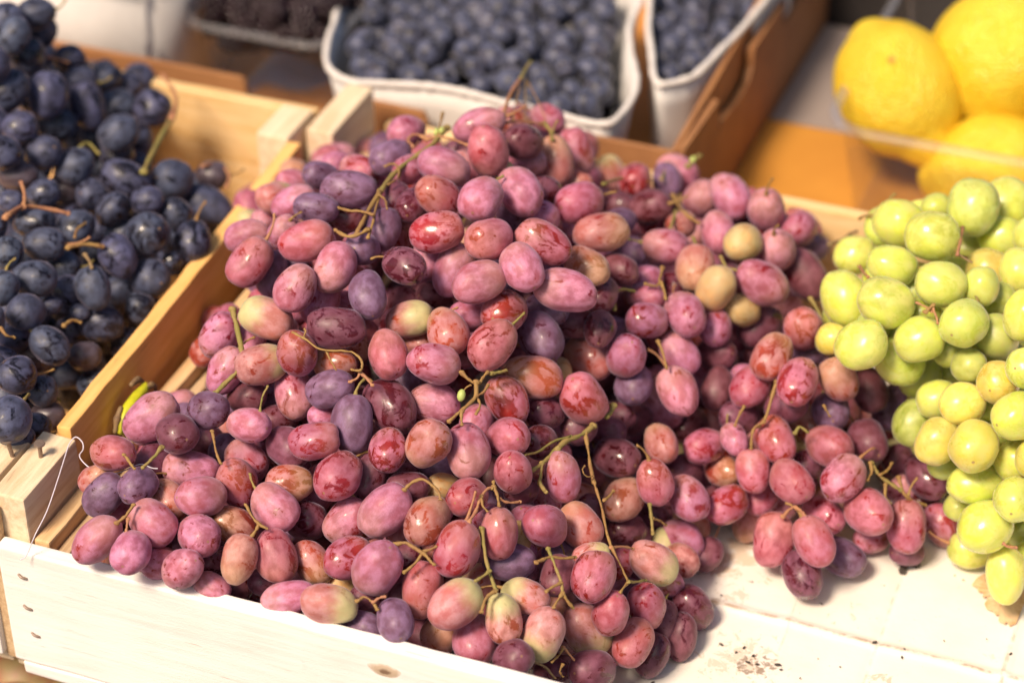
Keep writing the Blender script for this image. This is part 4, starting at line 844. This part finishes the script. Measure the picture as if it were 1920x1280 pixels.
# ------------------------------------------------------------------ stall surfaces (setting)
def sheet(name, x0, x1, y0, y1, z, mat):
    me = me_from(name, [(x0, y0, z), (x1, y0, z), (x1, y1, z), (x0, y1, z)], [(0, 1, 2, 3)]); o = link(name, me, mat); return tag(o, kind='structure')
sb = NT('display_board'); v = sb.coord('Object', (1, 1, 1), False); sb.col(sb.mix(sb.ramp(sb.noise(v, 12, 4), .3, .7), (.62, .29, .045), (.54, .24, .035))); sb.b.inputs['Roughness'].default_value = .55
sh = link('display_board', plank(.16, 1.4, .424, .628, -.016, -.002, .0003, .08, 40), sb.m); tag(sh, kind='structure')
gs = NT('grey_cloth'); v = gs.coord('Object', (1, 1, 1), False); gs.col(gs.mix(gs.noise(v, 30, 4), (.34, .28, .25), (.26, .22, .20))); gs.b.inputs['Roughness'].default_value = .8
sh = link('grey_board', plank(.16, 1.4, .632, .772, -.020, -.003, .0004, .08, 41), gs.m); tag(sh, kind='structure')
gr = NT('ground'); v = gr.coord('Object', (1, 1, 1), False); gr.col(gr.mix(gr.noise(v, 8, 5), (.05, .045, .04), (.09, .08, .07))); gr.b.inputs['Roughness'].default_value = .9
sheet('ground', -8, 8, -8, 8, -.75, gr.m)
tb = NT('trestle_table'); v = tb.coord('Object', (1, 1, 1), False); tb.col(tb.mix(tb.noise(v, 20, 4), (.10, .06, .04), (.16, .10, .06)))
tbl = link('stall_table', plank(-.9, 1.5, .25, 1.7, -.055, -.022, .0006, .1, 42), tb.m); tag(tbl, kind='structure')
# dark crate with greens beyond the grey board
dk = root('vegetable_crate', (.3, .9, -.02), 'dark crate with leafy greens at the top edge between carton and lemons', 'crate')
dm = NT('dark_plastic'); dm.col((.018, .016, .016)); dm.b.inputs['Roughness'].default_value = .5
child('crate_wall', plank(.155, .9, .775, .79, -.02, .075, .0003, .06, 50), dm.m, dk); child('crate_floor', plank(.155, .9, .79, 1.2, -.02, -.01, .0003, .1, 51), dm.m, dk)
lf = NT('leaf_green'); v = lf.coord('Object'); lf.col(lf.mix(lf.noise(v, 40, 3), (.10, .17, .02), (.22, .27, .03)))
for i in range(26):
    x = .17+.60*random.random(); y = .80+.3*random.random(); vs = []; n = 7; a0 = random.random()*6.28; L = .05+.03*random.random()
    for k in range(n):
        t = k/(n-1); w = .016*math.sin(math.pi*min(1, t*1.05+.02)); cx, cy, cz = L*t*math.cos(a0), L*t*math.sin(a0), .02*math.sin(t*2.6)
        vs += [(cx-w*math.sin(a0), cy+w*math.cos(a0), cz), (cx, cy, cz-.003), (cx+w*math.sin(a0), cy-w*math.cos(a0), cz)]
    nv = len(vs); vs += [(a, b, c-.0005) for a, b, c in vs]; fs = []
    for k in range(n-1):
        for q_ in (0, 1): a = k*3+q_; fs += [(a, a+1, a+4, a+3), (nv+a, nv+a+3, nv+a+4, nv+a+1)]
    o = link('salad_leaf', me_from('salad_leaf', vs, fs, True), lf.m); o.location = (x, y, .02+.03*random.random()); tag(o, 'blurred green leaf in the dark crate at the top edge', 'leaf', 'leaves in the dark crate')
# fruit on the tier below, bottom left corner
pm = NT('pear_skin'); v = pm.coord('Object'); pm.col(pm.mix(pm.ramp(pm.noise(v, 1.2, 4), .42, .62), (.42, .33, .14), (.45, .15, .10))); pm.b.inputs['Roughness'].default_value = .45
bm = bmesh.new(); bmesh.ops.create_uvsphere(bm, u_segments=32, v_segments=24, radius=1)
for vv in bm.verts:
    z = vv.co.z; s_ = 1-.18*max(0, -z); vv.co.x *= s_; vv.co.y *= s_
    r = math.hypot(vv.co.x, vv.co.y)
    if z > .6: vv.co.z -= .28*(1-r/.8)**2 if r < .8 else 0
APP = bm_mesh('apple', bm, True); APP.materials.append(pm.m)
LAB = ['rosy apple below the crate corner, at the bottom left picture edge', 'yellowish apple half hidden under the front board', 'apple at the far left below the crate seam', 'apple lowest in the corner gap', 'apple deeper in the tray below the crates']
for i, (px, py, z) in enumerate([(62, 1272, -.11), (190, 1325, -.11), (-40, 1262, -.11), (-10, 1360, -.11), (110, 1380, -.12)]):
    o = bpy.data.objects.new('apple', APP); COL.objects.link(o); o.location = at_z(px, py, z); o.rotation_euler = (random.random(), random.random(), random.random()*6); o.scale = (.034, .034, .031); tag(o, LAB[i], 'apple', 'apples on the tier below')
tl = root('lower_tray', (0, -.1, -.16), 'dark wooden tray under the crates carrying apples', 'tray'); child('tray_floor', plank(-.5, .5, -.35, .08, -.150, -.135, .0006, .05, 60), tb.m, tl); child('tray_wall', plank(-.5, .5, .082, .094, -.150, -.06, .0006, .05, 61), tb.m, tl)
